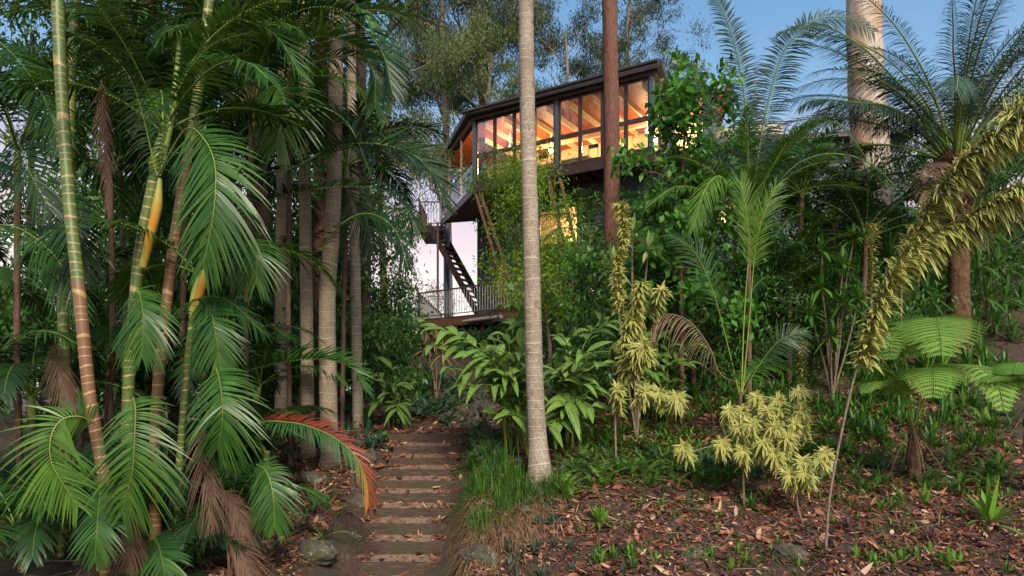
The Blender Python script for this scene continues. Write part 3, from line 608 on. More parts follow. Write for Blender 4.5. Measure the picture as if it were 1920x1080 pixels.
palm('cane_palm', 'palm', 'foremost clumping palm, tall green stem with cream rings turning brown low down', [(198, 930, 7.6), (168, 740, 7.6), (150, 560, 7.6), (128, 350, 7.7), (112, 100, 7.8), (105, -120, 7.9)], (.066, .066), BK['cane'], 9, 2.3, low=3.7, shaft=.7, seed=1, group=CG, heroes=[
    dict(p=[(250, 745, 7.1), (254, 768, 6.95), (252, 830, 6.8), (247, 890, 6.8), (228, 965, 6.95)], Lf=.56, droop=.42, vee=-8, a0=88, a1=28, tone=.62, **hk),
    dict(p=[(178, 795, 7.3), (150, 781, 7.1), (118, 786, 7.0), (97, 815, 6.9), (98, 870, 6.9), (145, 948, 7.0)], Lf=.50, droop=.35, vee=-20, a0=80, a1=30, tone=.72, N=(.5, -1, .2), **hk),
    dict(p=[(190, 905, 7.4), (184, 965, 7.1), (181, 1000, 7.0), (178, 1050, 7.0)], Lf=.36, droop=.3, vee=-5, tone=.45, **hk)])
palm('cane_palm', 'palm', 'slim dark green ringed palm stem just behind the foremost one', [(122, 720, 9.2), (118, 540, 9.2), (126, 400, 9.2), (135, 120, 9.3), (150, -90, 9.4)], (.075, .06), BK['cane'], 8, 2.2, 'palmdark', shaft=.6, seed=2, group=CG, heroes=[
    dict(p=[(118, 360, 8.6), (127, 395, 8.4), (135, 440, 8.3), (149, 500, 8.3)], Lf=.55, droop=.5, vee=-10, a0=82, tone=.5, **hk),
    dict(p=[(30, 250, 8.8), (48, 300, 8.4), (66, 345, 8.3), (95, 392, 8.3)], Lf=.52, droop=.35, vee=-5, tone=.42, **hk)])
t3_ = palm('cane_palm', 'palm', 'green ringed palm stem with orange split crownshaft and low spreading fork of fronds', [(240, 770, 8.6), (248, 620, 8.6), (263, 470, 8.6), (282, 370, 8.6), (292, 320, 8.6)], (.075, .068), BK['cane'], 6, 2.6, shaft=.5, seed=3, group=CG, el=(30, 75), heroes=[
    dict(p=[(258, 540, 8.1), (266, 570, 7.9), (268, 610, 7.8), (266, 665, 7.8)], Lf=.45, droop=.5, vee=-10, tone=.5, **hk),
    dict(p=[(295, 330, 8.4), (345, 245, 8.1), (378, 255, 7.8), (403, 310, 7.6), (400, 400, 7.5), (382, 495, 7.6)], Lf=.68, droop=.4, vee=-8, a0=80, a1=25, tone=.5, start=.3, rad=.012, nl=56, Wl=.04, S=5),
    dict(p=[(295, 330, 8.4), (250, 160, 8.3), (190, 90, 8.2), (120, 60, 8.2)], Lf=.6, droop=.6, vee=0, tone=.3, N=(0, .3, 1), **hk),
    dict(p=[(330, 80, 8.8), (430, 40, 8.7), (510, 60, 8.6), (565, 140, 8.6)], Lf=.6, droop=.2, vee=20, tone=.45, N=(.1, -.4, 1), **hk),
    dict(p=[(285, 640, 8.5), (350, 570, 8.3), (420, 560, 8.2), (490, 620, 8.2)], Lf=.45, droop=.4, vee=5, tone=.25, N=(.1, -.4, 1), **hk),
    dict(p=[(-20, 60, 8.4), (40, 120, 8.3), (90, 200, 8.3), (110, 280, 8.3)], Lf=.5, droop=.3, vee=5, tone=.2, N=(.1, -.4, 1), **hk),
    dict(p=[(-30, 420, 8.5), (40, 430, 8.3), (110, 490, 8.3), (150, 580, 8.3)], Lf=.5, droop=.4, vee=0, tone=.35, N=(.1, -.5, 1), **hk),
    dict(p=[(295, 330, 8.4), (330, 180, 8.3), (390, 90, 8.3), (470, 60, 8.2)], Lf=.6, droop=.4, vee=10, tone=.35, N=(0, -.3, 1), **hk)])
palm('cane_palm', 'palm', 'leaning ringed palm stem, brown below and yellow green above, right of the orange crownshaft', [(292, 790, 9), (318, 520, 9), (335, 400, 9), (355, 270, 9), (375, 150, 9), (392, 0, 9), (400, -120, 9)], (.075, .06), BK['cane'], 9, 2.4, low=5.8, shaft=.6, seed=4, group=CG, heroes=[
    dict(p=[(405, 690, 7.9), (412, 715, 7.75), (417, 760, 7.6), (416, 800, 7.6), (408, 840, 7.7)], Lf=.56, droop=.4, vee=-8, a0=84, tone=.55, **hk),
    dict(p=[(380, 560, 8.2), (397, 590, 8.0), (403, 620, 7.9), (415, 695, 7.9)], Lf=.42, droop=.35, vee=-5, tone=.5, **hk),
    dict(p=[(455, 440, 8.6), (472, 460, 8.3), (481, 480, 8.2), (480, 530, 8.2)], Lf=.45, droop=.5, vee=-12, a0=84, tone=.55, **hk)])
t5_ = palm('cane_palm', 'palm', 'short palm shoot with a bright orange crownshaft between the taller stems', [(335, 900, 8.9), (350, 700, 8.9), (362, 590, 8.9)], (.045, .045), BK['cane'], 5, 1.9, shaft=.55, seed=5, group=CG, el=(20, 70), heroes=[
    dict(p=[(480, 870, 8.2), (500, 885, 8.1), (512, 930, 8.0), (515, 990, 8.0)], Lf=.38, droop=.35, vee=-5, tone=.5, **hk),
    dict(p=[(290, 1005, 7.6), (299, 1027, 7.4), (306, 1060, 7.3), (312, 1100, 7.3)], Lf=.36, droop=.3, vee=-5, tone=.4, **hk)])
for rt_, pp_, rr_ in ((t3_, [(300, 335, 8.4), (294, 390, 8.4), (281, 445, 8.42), (268, 500, 8.5)], .062), (t3_, [(300, 330, 8.4), (318, 240, 8.5), (330, 150, 8.6), (338, 60, 8.7)], .04), (t5_, [(386, 500, 8.7), (377, 540, 8.7), (362, 590, 8.75)], .06)):
    g = G(); g.tube(spline([P(*q) for q in pp_], 14), np.interp(np.linspace(0, 1, 14), [0, .3, 1], [.4*rr_, rr_, .75*rr_]), 9, 0, np.interp(np.linspace(0, 1, 14), [0, .4, 1], [.5, 1.0, .7] if rr_ > .05 else [.3, .5, .3])); g.build('leaf_sheath', LM['shaft'], rt_, A_(rt_.location))
BG_ = 'ringed palms in the grove left of the stairs'
palm('grove_palm', 'palm', 'thick pale ringed palm trunk in the middle of the grove', [(618, 850, 12), (615, 700, 12), (614, 560, 12), (625, 380, 12), (630, 120, 12), (633, -250, 12)], (.165, .10), BK['grey2'], 9, 3.0, shaft=.9, seed=11, group=BG_, bend=1.7, flare=.04, Lf=.75, Wl=.05, nl=56, heroes=[
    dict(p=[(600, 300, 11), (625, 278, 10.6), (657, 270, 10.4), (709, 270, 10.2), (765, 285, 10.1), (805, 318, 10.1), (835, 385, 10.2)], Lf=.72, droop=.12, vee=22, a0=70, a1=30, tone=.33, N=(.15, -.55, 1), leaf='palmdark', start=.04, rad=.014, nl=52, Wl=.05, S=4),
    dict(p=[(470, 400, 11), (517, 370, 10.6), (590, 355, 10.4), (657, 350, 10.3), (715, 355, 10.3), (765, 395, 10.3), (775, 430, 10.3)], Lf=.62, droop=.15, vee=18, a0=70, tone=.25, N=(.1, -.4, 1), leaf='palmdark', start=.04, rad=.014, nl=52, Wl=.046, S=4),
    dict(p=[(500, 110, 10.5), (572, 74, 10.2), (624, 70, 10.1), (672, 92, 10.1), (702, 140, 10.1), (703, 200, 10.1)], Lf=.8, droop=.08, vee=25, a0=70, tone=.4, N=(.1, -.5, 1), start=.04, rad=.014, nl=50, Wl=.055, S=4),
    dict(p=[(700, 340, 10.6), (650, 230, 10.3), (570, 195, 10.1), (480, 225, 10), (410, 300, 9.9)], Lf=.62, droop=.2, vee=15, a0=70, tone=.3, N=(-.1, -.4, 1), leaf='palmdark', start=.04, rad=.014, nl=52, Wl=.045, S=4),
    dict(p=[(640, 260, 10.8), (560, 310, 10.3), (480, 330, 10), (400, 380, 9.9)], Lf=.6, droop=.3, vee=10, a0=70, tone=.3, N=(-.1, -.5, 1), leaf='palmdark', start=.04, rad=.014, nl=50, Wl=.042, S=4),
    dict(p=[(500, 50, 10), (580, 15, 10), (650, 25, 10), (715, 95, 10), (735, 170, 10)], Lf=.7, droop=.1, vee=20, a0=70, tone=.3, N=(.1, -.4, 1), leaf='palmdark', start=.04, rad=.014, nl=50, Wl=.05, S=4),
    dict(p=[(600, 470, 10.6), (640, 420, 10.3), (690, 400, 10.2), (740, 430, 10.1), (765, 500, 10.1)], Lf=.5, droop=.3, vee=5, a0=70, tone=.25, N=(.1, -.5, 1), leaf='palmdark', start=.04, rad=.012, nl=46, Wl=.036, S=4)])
palm('grove_palm', 'palm', 'slender tan palm trunk immediately left of the red gum', [(578, 850, 12.5), (575, 600, 12.5), (572, 370, 12.5), (570, 150, 12.5), (569, -80, 12.5)], (.125, .095), BK['grey2'], 9, 2.8, shaft=.8, seed=12, group=BG_, bend=1.8, flare=.03, Lf=.7, Wl=.05, nl=54, heroes=[
    dict(p=[(480, 190, 10.5), (509, 163, 10.2), (530, 175, 10), (531, 207, 9.9), (518, 275, 9.9)], Lf=.72, droop=.4, vee=-5, a0=80, tone=.55, start=.04, rad=.012, nl=48, Wl=.042, S=5),
    dict(p=[(380, 720, 10.5), (459, 696, 10.2), (537, 678, 10), (607, 674, 9.9), (659, 690, 9.9), (684, 730, 9.9)], Lf=.55, droop=.1, vee=30, a0=75, tone=.4, N=(.05, -.25, 1), start=.04, rad=.012, nl=56, Wl=.042, S=4)])
palm('grove_palm', 'palm', 'thin grey palm trunk standing apart at the right of the grove', [(672, 800, 14), (667, 560, 14), (664, 380, 14), (659, 150, 14), (655, -120, 14)], (.115, .095), BK['grey'], 9, 2.6, 'palmdark', shaft=.7, seed=13, group=BG_, bend=1.8, Lf=.7, Wl=.05, heroes=[
    dict(p=[(640, 330, 12.6), (668, 400, 12.4), (690, 425, 12.3), (700, 470, 12.3)], Lf=.5, droop=.4, vee=0, tone=.5, **hk)])
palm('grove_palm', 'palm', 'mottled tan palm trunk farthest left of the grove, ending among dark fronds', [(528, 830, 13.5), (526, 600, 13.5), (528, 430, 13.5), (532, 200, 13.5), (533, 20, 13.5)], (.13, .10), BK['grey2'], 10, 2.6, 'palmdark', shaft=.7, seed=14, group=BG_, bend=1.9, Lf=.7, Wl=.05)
palm('young_palm', 'palm', 'low palm with one new frond turning red and orange beside the stairs', [(500, 880, 9.8), (500, 845, 9.8)], (.05, .05), BK['cane'], 4, 1.3, seed=15, el=(20, 60), az=(2.2, 4.2), heroes=[
    dict(p=[(470, 800, 9.6), (500, 790, 9.3), (540, 792, 9.1), (574, 798, 9.0), (624, 819, 8.9), (666, 855, 8.8), (687, 902, 8.8), (691, 945, 8.8)], Lf=.40, droop=.3, vee=18, a0=66, a1=16, leaf='palmred', toneside=lambda sg, q: np.clip(np.where(np.full(len(q), sg) < 0, .05+.1*q, np.where(q < .55, .95, .95-(q-.55)*1.1))+RNG.normal(0, .05, len(q)), 0, 1), N=(.1, -.6, .8), start=.05, rad=.012, nl=66, Wl=.022, S=5)])
# extra young cane palms filling the understorey at the left
YG = 'young cane palms under the tall stems'
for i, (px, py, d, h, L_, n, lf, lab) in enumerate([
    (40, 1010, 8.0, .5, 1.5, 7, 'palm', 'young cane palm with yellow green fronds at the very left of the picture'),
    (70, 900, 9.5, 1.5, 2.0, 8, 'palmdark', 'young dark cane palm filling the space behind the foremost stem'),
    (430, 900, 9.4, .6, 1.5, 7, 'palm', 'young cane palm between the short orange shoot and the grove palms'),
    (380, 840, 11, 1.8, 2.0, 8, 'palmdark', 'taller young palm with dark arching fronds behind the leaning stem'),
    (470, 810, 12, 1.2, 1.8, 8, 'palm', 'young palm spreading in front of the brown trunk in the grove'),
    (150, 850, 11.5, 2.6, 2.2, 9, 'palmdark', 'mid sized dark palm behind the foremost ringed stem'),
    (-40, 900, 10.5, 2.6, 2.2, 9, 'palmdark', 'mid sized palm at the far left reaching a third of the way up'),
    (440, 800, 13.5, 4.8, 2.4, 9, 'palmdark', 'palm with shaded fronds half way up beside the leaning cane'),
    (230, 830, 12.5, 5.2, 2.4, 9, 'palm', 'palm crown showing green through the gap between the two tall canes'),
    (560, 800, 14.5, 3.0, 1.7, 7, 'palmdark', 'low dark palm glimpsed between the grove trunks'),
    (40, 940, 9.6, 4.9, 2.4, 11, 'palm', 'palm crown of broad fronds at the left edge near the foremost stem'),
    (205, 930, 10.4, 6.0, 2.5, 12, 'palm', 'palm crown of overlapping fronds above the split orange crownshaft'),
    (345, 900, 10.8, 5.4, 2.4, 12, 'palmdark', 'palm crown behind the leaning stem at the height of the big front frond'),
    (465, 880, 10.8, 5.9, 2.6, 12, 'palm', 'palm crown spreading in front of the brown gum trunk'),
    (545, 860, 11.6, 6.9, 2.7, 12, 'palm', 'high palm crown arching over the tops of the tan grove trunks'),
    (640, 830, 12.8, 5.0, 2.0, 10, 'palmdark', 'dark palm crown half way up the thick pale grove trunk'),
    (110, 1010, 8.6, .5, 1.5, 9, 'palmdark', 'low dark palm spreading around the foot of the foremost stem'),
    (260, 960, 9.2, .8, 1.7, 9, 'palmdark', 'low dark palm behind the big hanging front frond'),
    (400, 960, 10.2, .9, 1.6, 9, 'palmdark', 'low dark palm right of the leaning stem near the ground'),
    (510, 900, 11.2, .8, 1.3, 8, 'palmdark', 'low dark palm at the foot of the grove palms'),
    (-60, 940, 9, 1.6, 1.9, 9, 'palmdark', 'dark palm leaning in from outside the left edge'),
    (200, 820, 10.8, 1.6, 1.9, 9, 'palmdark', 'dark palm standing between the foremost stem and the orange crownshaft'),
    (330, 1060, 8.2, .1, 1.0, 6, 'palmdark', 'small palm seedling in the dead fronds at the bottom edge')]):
    q = P(px, py, d); z = float(Tz(q[0], q[1])); pz = HY-(z-EYE)*F/d; tp = HY-(z+h-EYE)*F/d
    palm('young_palm', 'palm', lab, [(px, pz, d), (px+U(-8, 8), (pz+tp)/2, d), (px+U(-12, 12), tp, d)], (.045, .04), BK['cane'] if h < 1.2 else BK['brown'], n, L_, lf, seed=30+i, group=YG, el=(20, 78), bend=1.5, shaft=.3 if h > 1 else None, Lf=.42 if h < 4.8 else .6, Wl=.034, nl=48)
# tall single trunk in the middle
def bare_palm():
    palm('trunk_palm', 'palm', 'tall pale grey ringed palm trunk standing alone beside the stairs', [(1016, 915, 10.3), (1009, 840, 10.3), (1002, 700, 10.3), (997, 500, 10.3), (990, 250, 10.3), (986, 0, 10.3), (984, -500, 10.3)], (.138, .098), BK['grey'], 10, 3.0, shaft=.9, seed=21, flare=.16, Lf=.7, sides=24)
bare_palm()
# ------------------------------------------------------------------ branching trees
def tree(name, label, cat, trunk, rads, barkm, leafmat, crown_from=.45, nb=14, blen=3.5, leafn=9000, ll=.14, lw=.028, hang=.6, group=None, seed=0, up=.6, sub=5, twig=1.0, sp=.35, extra_top=True, flat=1., pf='lance', world=True, tsides=14, az=None):
    rr = random.Random(seed); rg = np.random.default_rng(seed)
    pts = A_([P(*p) for p in trunk]) if world else A_(trunk, float)
    base = pts[0].copy(); base[2] = float(Tz(base[0], base[1])); pts = np.vstack([[base-A_([0, 0, .2])], pts[1:] if pts[0][2] < base[2]+.1 else pts])
    rt = thing(name, tuple(base), label, cat, group); n = 40; c = spline(pts, n); k = np.linspace(0, 1, n); r = rads[0]+(rads[1]-rads[0])*k
    gt = G(); gt.tube(c, r*(1+.25*np.exp(-k*14)), tsides, 0, .5, rough=.03); tips = []
    def grow(p, d, L_, rad, lev):
        m = 6; q = [p]; dd = nrm(d)
        for i in range(m):
            dd = nrm(dd+A_([rr.gauss(0, .17), rr.gauss(0, .17), rr.gauss(.04*up, .12)])); q.append(q[-1]+dd*L_/m)
        q = A_(q); gt.tube(q, np.linspace(rad, rad*.35, m+1), 6 if lev < 2 else 4, 0, .5, cap=False)
        if lev >= 2: tips.append(q[2:]); return
        cnt = sub if lev == 0 else max(3, sub-1)
        for i in range(cnt):
            t = rr.uniform(.3, 1) if i else 1; j = min(int(t*m), m); t_ = nrm(q[min(j+1, m)]-q[max(j-1, 0)])
            ax = nrm(A_([rr.gauss(0, 1), rr.gauss(0, 1), rr.gauss(.25*up, .6)])); grow(q[j], nrm(t_*.9+ax*.8), L_*rr.uniform(.4, .62), rad*.45, lev+1)
    for i in range(nb):
        t = crown_from+(1-crown_from)*((i+.3)/nb); j = min(int(t*(n-1)), n-1); a = i*2.4+rr.uniform(-.5, .5) if az is None else rr.uniform(*az)
        e = up*(.4+.8*t)+rr.uniform(-.25, .25); ln = blen*rr.uniform(.7, 1.15)*(1-.45*max(0, (t-.5)/.5)*(not extra_top))*(1.0 if i < nb-2 or not extra_top else .8)
        grow(c[j], A_([cos(a)*cos(e), sin(a)*cos(e)*flat, sin(e)]), ln, r[j]*.45, 0)
    gt.build('trunk', barkm, rt, base); K = len(tips); m = leafn
    ti = rg.integers(0, K, m); tp = A_(tips); j = rg.integers(0, tp.shape[1]-1, m); f = rg.random(m)[:, None]
    ctr = tp[ti, j]*(1-f)+tp[ti, j+1]*f+rg.normal(0, 1, (m, 3))*sp*A_([1, 1, .8])
    D = nrm(rg.normal(0, 1, (m, 3))+A_([0, 0, -hang*2.2])); N = rg.normal(0, 1, (m, 3))
    tipt = np.clip(.5+rg.normal(0, .22, K), 0, 1)[ti]; g = G()
    ribbons(g, ctr, D, N, ll*rg.uniform(.6, 1.3, m), lw*rg.uniform(.7, 1.3, m), .1, 2, pf, 0, np.clip(tipt+rg.normal(0, .12, m), 0, 1))
    g.build('crown', leafmat, rt, base); return rt
GG = 'gum trees behind the house'
# gum trees against the sky
tree('gum_tree', 'tall airy gum tree with a pale stem rising left of the glazed room', 'gum tree', [(842, 640, 42), (838, 300, 42), (832, 150, 42), (828, -30, 42)], (.30, .12), BK['gumgrey'], LM['gum'], .42, 18, 4.4, 44000, .25, .06, .8, GG, 1, sp=.34)
tree('gum_tree', 'gum tree with dark drooping foliage along the top edge above the house', 'gum tree', [(905, 600, 46), (912, 300, 46), (890, 60, 46), (880, -160, 46)], (.35, .14), BK['gumgrey'], LM['gum'], .45, 18, 5.8, 52000, .26, .06, .8, GG, 2, sp=.36)
tree('gum_tree', 'greener gum tree with foliage hugging the roof of the glazed room', 'gum tree', [(925, 560, 38), (930, 300, 38), (915, 200, 38), (925, 90, 38)], (.22, .08), BK['gumgrey'], LM['gumlt'], .4, 15, 2.8, 26000, .19, .05, .7, GG, 3, sp=.24)
tree('gum_tree', 'sparse gum tree seen between the two tall trunks above the roof', 'gum tree', [(1080, 500, 44), (1070, 250, 44), (1065, 150, 44), (1060, 60, 44)], (.25, .08), BK['gumgrey'], LM['gum'], .45, 15, 4.0, 26000, .22, .055, .7, GG, 4, sp=.28)
tree('gum_tree', 'gum tree at the right of the red trunk with twigs against the blue sky', 'gum tree', [(1185, 420, 48), (1180, 200, 48), (1175, 90, 48), (1185, -60, 48)], (.28, .08), BK['gumgrey'], LM['gum'], .45, 15, 3.9, 22000, .22, .055, .7, GG, 5, sp=.28)
tree('gum_tree', 'gum tree with a grey trunk leaning over the pink sky left of the balcony', 'gum tree', [(722, 700, 28), (718, 480, 28), (712, 330, 28), (735, 180, 28), (760, 120, 28)], (.19, .07), BK['gumgrey'], LM['gumlt'], .42, 14, 2.3, 15000, .15, .036, .6, GG, 6, sp=.28)
tree('gum_tree', 'far gum tree with low foliage below the side balcony', 'gum tree', [(775, 700, 45), (770, 610, 45), (765, 540, 45)], (.18, .06), BK['gumgrey'], LM['gum'], .3, 10, 2.6, 4500, .2, .045, .5, GG, 7, sp=.4)
tree('gum_tree', 'leafy tree filling the gap right of the thin grey palm trunk', 'tree', [(712, 760, 22), (705, 690, 22), (708, 620, 22), (700, 540, 22)], (.12, .04), BK['dark'], LM['broad'], .15, 15, 1.0, 7000, .12, .05, .5, None, 8, sp=.22)
tree('red_gum', 'straight reddish brown gum trunk between the slender tan palm and the thick pale one', 'gum tree', [(597, 740, 17), (597, 500, 17), (600, 350, 17), (605, 0, 17), (606, -350, 17)], (.175, .12), BK['red'], LM['gum'], .7, 12, 3.5, 9000, .15, .03, .7, None, 9)
tree('brown_gum', 'rough brown tree trunk at the left of the grove behind palm fronds', 'gum tree', [(487, 800, 15), (484, 600, 15), (490, 440, 15), (480, 200, 15), (474, -150, 15)], (.20, .15), BK['brown'], LM['broad'], .6, 12, 2.8, 9000, .15, .06, .6, None, 10)
tree('dark_gum', 'nearly black tree trunk right behind the thin grey palm', 'gum tree', [(684, 700, 20), (684, 400, 20), (677, 150, 20), (670, -250, 20)], (.18, .14), BK['dark'], LM['gum'], .65, 12, 3.2, 9000, .16, .035, .7, None, 11)
tree('red_gum', 'tall red brown gum trunk crossing in front of the glazed room', 'gum tree', [(1150, 700, 15), (1146, 500, 15), (1147, 250, 15), (1143, 0, 15), (1141, -400, 15)], (.18, .155), BK['red'], LM['gum'], .82, 12, 3.6, 9000, .15, .03, .7, None, 12, tsides=24)
tree('white_gum', 'massive pale cream gum trunk towering behind the feathery palms', 'gum tree', [(1640, 640, 20), (1633, 300, 20), (1622, 120, 20), (1618, -100, 20), (1615, -500, 20)], (.56, .38), BK['white'], LM['gum'], .8, 12, 4.5, 9000, .15, .03, .7, None, 13, tsides=28)
tree('paperbark', 'forked pinkish brown tree high in the upper left behind the canes', 'tree', [(268, 800, 17), (272, 450, 17), (268, 160, 17), (245, 40, 17), (232, -120, 17)], (.36, .22), BK['brown'], LM['broad'], .62, 15, 3.6, 20000, .17, .08, .5, None, 14, tsides=20)
# broadleaf background trees (left)
BT_ = 'broadleaf trees behind the palms'
for i, (px, d, top, bl, nn, lm, lab) in enumerate([
    (60, 19, 60, 3.0, 9000, 'broad', 'dark broadleaf tree behind the palms in the upper left corner'),
    (160, 24, 250, 3.4, 7000, 'broad', 'broadleaf tree showing green between the two ringed stems'),
    (400, 18, 0, 3.0, 15000, 'broad', 'dense dark tree between the leaning cane and the brown trunk'),
    (500, 22, 40, 3.4, 15000, 'broad', 'dense tree behind the brown trunk and its neighbour palms'),
    (640, 23, 250, 2.6, 11000, 'broad', 'green tree filling between the thick pale palm and the thin grey one'),
    (330, 15.5, 420, 1.9, 9000, 'broad', 'leafy understorey tree behind the orange crownshaft'),
    (430, 15, 560, 1.6, 9000, 'broad', 'low leafy tree in the shade behind the short orange shoot'),
    (560, 19, 500, 2.0, 10000, 'broad', 'leafy shrub tree seen low between the grove trunks'),
    (100, 15, 640, 1.9, 7000, 'broad', 'low dark bushy tree behind the foremost canes'),
    (250, 20, 520, 2.4, 6500, 'broad', 'bushy tree in the bright gap behind the green ringed stem')]):
    z = float(Tz((px-960)/F*d, d)); pb = HY-(z-EYE)*F/d; n3 = [(px, pb, d), (px+U(-10, 10), pb*.6+top*.4, d), (px+U(-10, 10), top, d)]
    tree('broadleaf_tree', lab, 'tree', n3, (.14, .05), BK['dark'], LM[lm], .12, 16, bl, nn, .17, .085, .4, BT_, 40+i, sp=.3, pf='oval')
# ------------------------------------------------------------------ right hand palms
def fr_only(g, pts, **kw): frond(g, [P(*q) for q in pts], **kw)
def phoenix():
    base = P(1798, 590, 15); base[2] = float(Tz(base[0], base[1])); rt = thing('date_palm', tuple(base), 'shaggy palm on the right with long grey green fronds fountaining upward from a fibrous crown', 'palm'); O = base
    g = G(); c = spline([base-[0, 0, .2], P(1797, 480, 15), P(1790, 290, 15)], 50); k = np.linspace(0, 1, 50); g.tube(c, np.interp(k, [0, .1, .6, .8, .95, 1], [.28, .23, .19, .27, .42, .3]), 20, rough=.06); g.build('trunk', BK['fibre'], rt, O)
    g = G(); n = 900; a = RNG.uniform(0, 2*pi, n); z = RNG.uniform(.62, 1, n); cc = A_([np.interp(z, k, c[:, i]) for i in range(3)]).T; rr = np.interp(z, k, [.18+.2*sm((x-.6)/.3) for x in k])
    o = np.stack([np.cos(a), np.sin(a), 0*a], 1); ribbons(g, cc+o*rr[:, None], nrm(o+A_([0, 0, .5])+RNG.normal(0, .5, (n, 3))), o*.3+A_([0, 0, 1.]), RNG.uniform(.15, .4, n), .035, .5, 3, 'blade', 0, RNG.random(n)); g.build('boot_fibre', LM['dead'], rt, O)
    top = c[-3]; random.seed(5)
    for i in range(44):
        a = i*2.4+U(-.2, .2); e = R(86-50*(i/44)**.9+U(-5, 5)); L_ = U(3.8, 5.0)*(1 if i > 6 else .9); g = G()
        frond(g, arc_pts(top+A_([cos(a), sin(a), 0])*.12, a, e, L_, U(.8, 1.7), wob=.05), fixside=(sin(a), -cos(a), U(-.3, .3)), nl=96, Lf=.55, Wl=.018, vee=U(-5, 15), droop=U(.4, .8), start=.22, rad=.028, a0=62, a1=25, S=3, base=.75, tip=.45)
        g.build('frond', [LM['phoenix'], LM['rachis']], rt, O)
    for p in ([(1790, 270, 15), (1740, 215, 14.6), (1665, 135, 14.2), (1612, 85, 14), (1530, 42, 13.9), (1460, 60, 13.9)], [(1790, 290, 15), (1740, 240, 14.6), (1665, 200, 14.3), (1612, 193, 14.1), (1530, 186, 14), (1500, 200, 14)]):
        g = G(); fr_only(g, p, N=(.1, -.3, 1), nl=90, Lf=.62, Wl=.03, vee=-25, droop=.35, start=.12, rad=.035, a0=70, a1=35, S=3, base=.8, tone=.25); g.build('frond', [LM['phoenix'], LM['rachis']], rt, O)
    g = G(); fr_only(g, [(1795, 300, 14.9), (1750, 315, 14.5), (1735, 340, 14.3), (1745, 400, 14.3)], N=(-.3, -.6, .5), nl=60, Lf=.4, Wl=.02, droop=.5, rad=.02); g.build('dead_frond', [LM['dead'], LM['dead']], rt, O)
phoenix()
palm('feather_palm', 'palm', 'feathery palm with tall plume fronds reaching into the blue sky', [(1405, 640, 13), (1404, 480, 13), (1403, 420, 13)], (.045, .04), BK['brown'], 14, 2.3, 'palm', seed=61, el=(35, 80), bend=1.1, Lf=.38, Wl=.026, nl=64, vee=25, droop=.3, heroes=[
    dict(p=[(1404, 420, 13), (1402, 262, 12.9), (1391, 150, 12.8), (1369, 56, 12.7), (1338, -10, 12.6), (1310, -50, 12.6)], Lf=.50, droop=.28, vee=10, a0=80, a1=45, N=(.2, -.8, .2), leaf='phoenix', start=.22, rad=.024, nl=120, Wl=.03, S=3, tone=.1, base=.8),  # low tone paints the backlit darkness of this plume into its leaves
    dict(p=[(1404, 420, 13), (1430, 240, 12.9), (1459, 124, 12.8), (1485, 75, 12.7), (1530, 37, 12.6), (1590, 34, 12.6), (1640, 60, 12.6)], Lf=.52, droop=.35, vee=5, a0=78, a1=45, N=(-.3, -.8, .3), leaf='phoenix', start=.22, rad=.024, nl=120, Wl=.03, S=3, tone=.1, base=.8),  # second plume, backlit shade likewise put into the leaf tone
    dict(p=[(1404, 440, 13), (1470, 330, 12.6), (1540, 290, 12.3), (1620, 300, 12.1), (1680, 350, 12)], Lf=.45, droop=.4, vee=10, N=(0, -.4, 1), start=.2, rad=.018, nl=70, Wl=.024, S=3, tone=.5),
    dict(p=[(1404, 440, 13), (1440, 330, 12.6), (1500, 240, 12.4), (1570, 230, 12.2), (1620, 290, 12.2)], Lf=.5, droop=.5, vee=5, N=(0, -.5, 1), start=.15, rad=.018, nl=90, Wl=.022, S=3, tone=.4),
    dict(p=[(1404, 440, 13), (1350, 300, 12.7), (1330, 200, 12.5), (1300, 120, 12.4)], Lf=.42, droop=.4, vee=5, N=(.2, -.8, .3), leaf='phoenix', start=.25, rad=.018, nl=80, Wl=.022, S=3, tone=.3),
    dict(p=[(1404, 440, 13), (1380, 380, 12.2), (1350, 330, 11.9), (1320, 360, 11.7), (1300, 430, 11.7)], Lf=.45, droop=.6, vee=0, N=(0, -.5, 1), start=.15, rad=.016, nl=80, Wl=.022, S=3, tone=.8),
    dict(p=[(1404, 440, 13), (1340, 370, 12.6), (1270, 350, 12.4), (1210, 390, 12.3)], Lf=.42, droop=.4, vee=10, N=(0, -.4, 1), start=.2, rad=.018, nl=60, Wl=.026, S=3, tone=.6)])
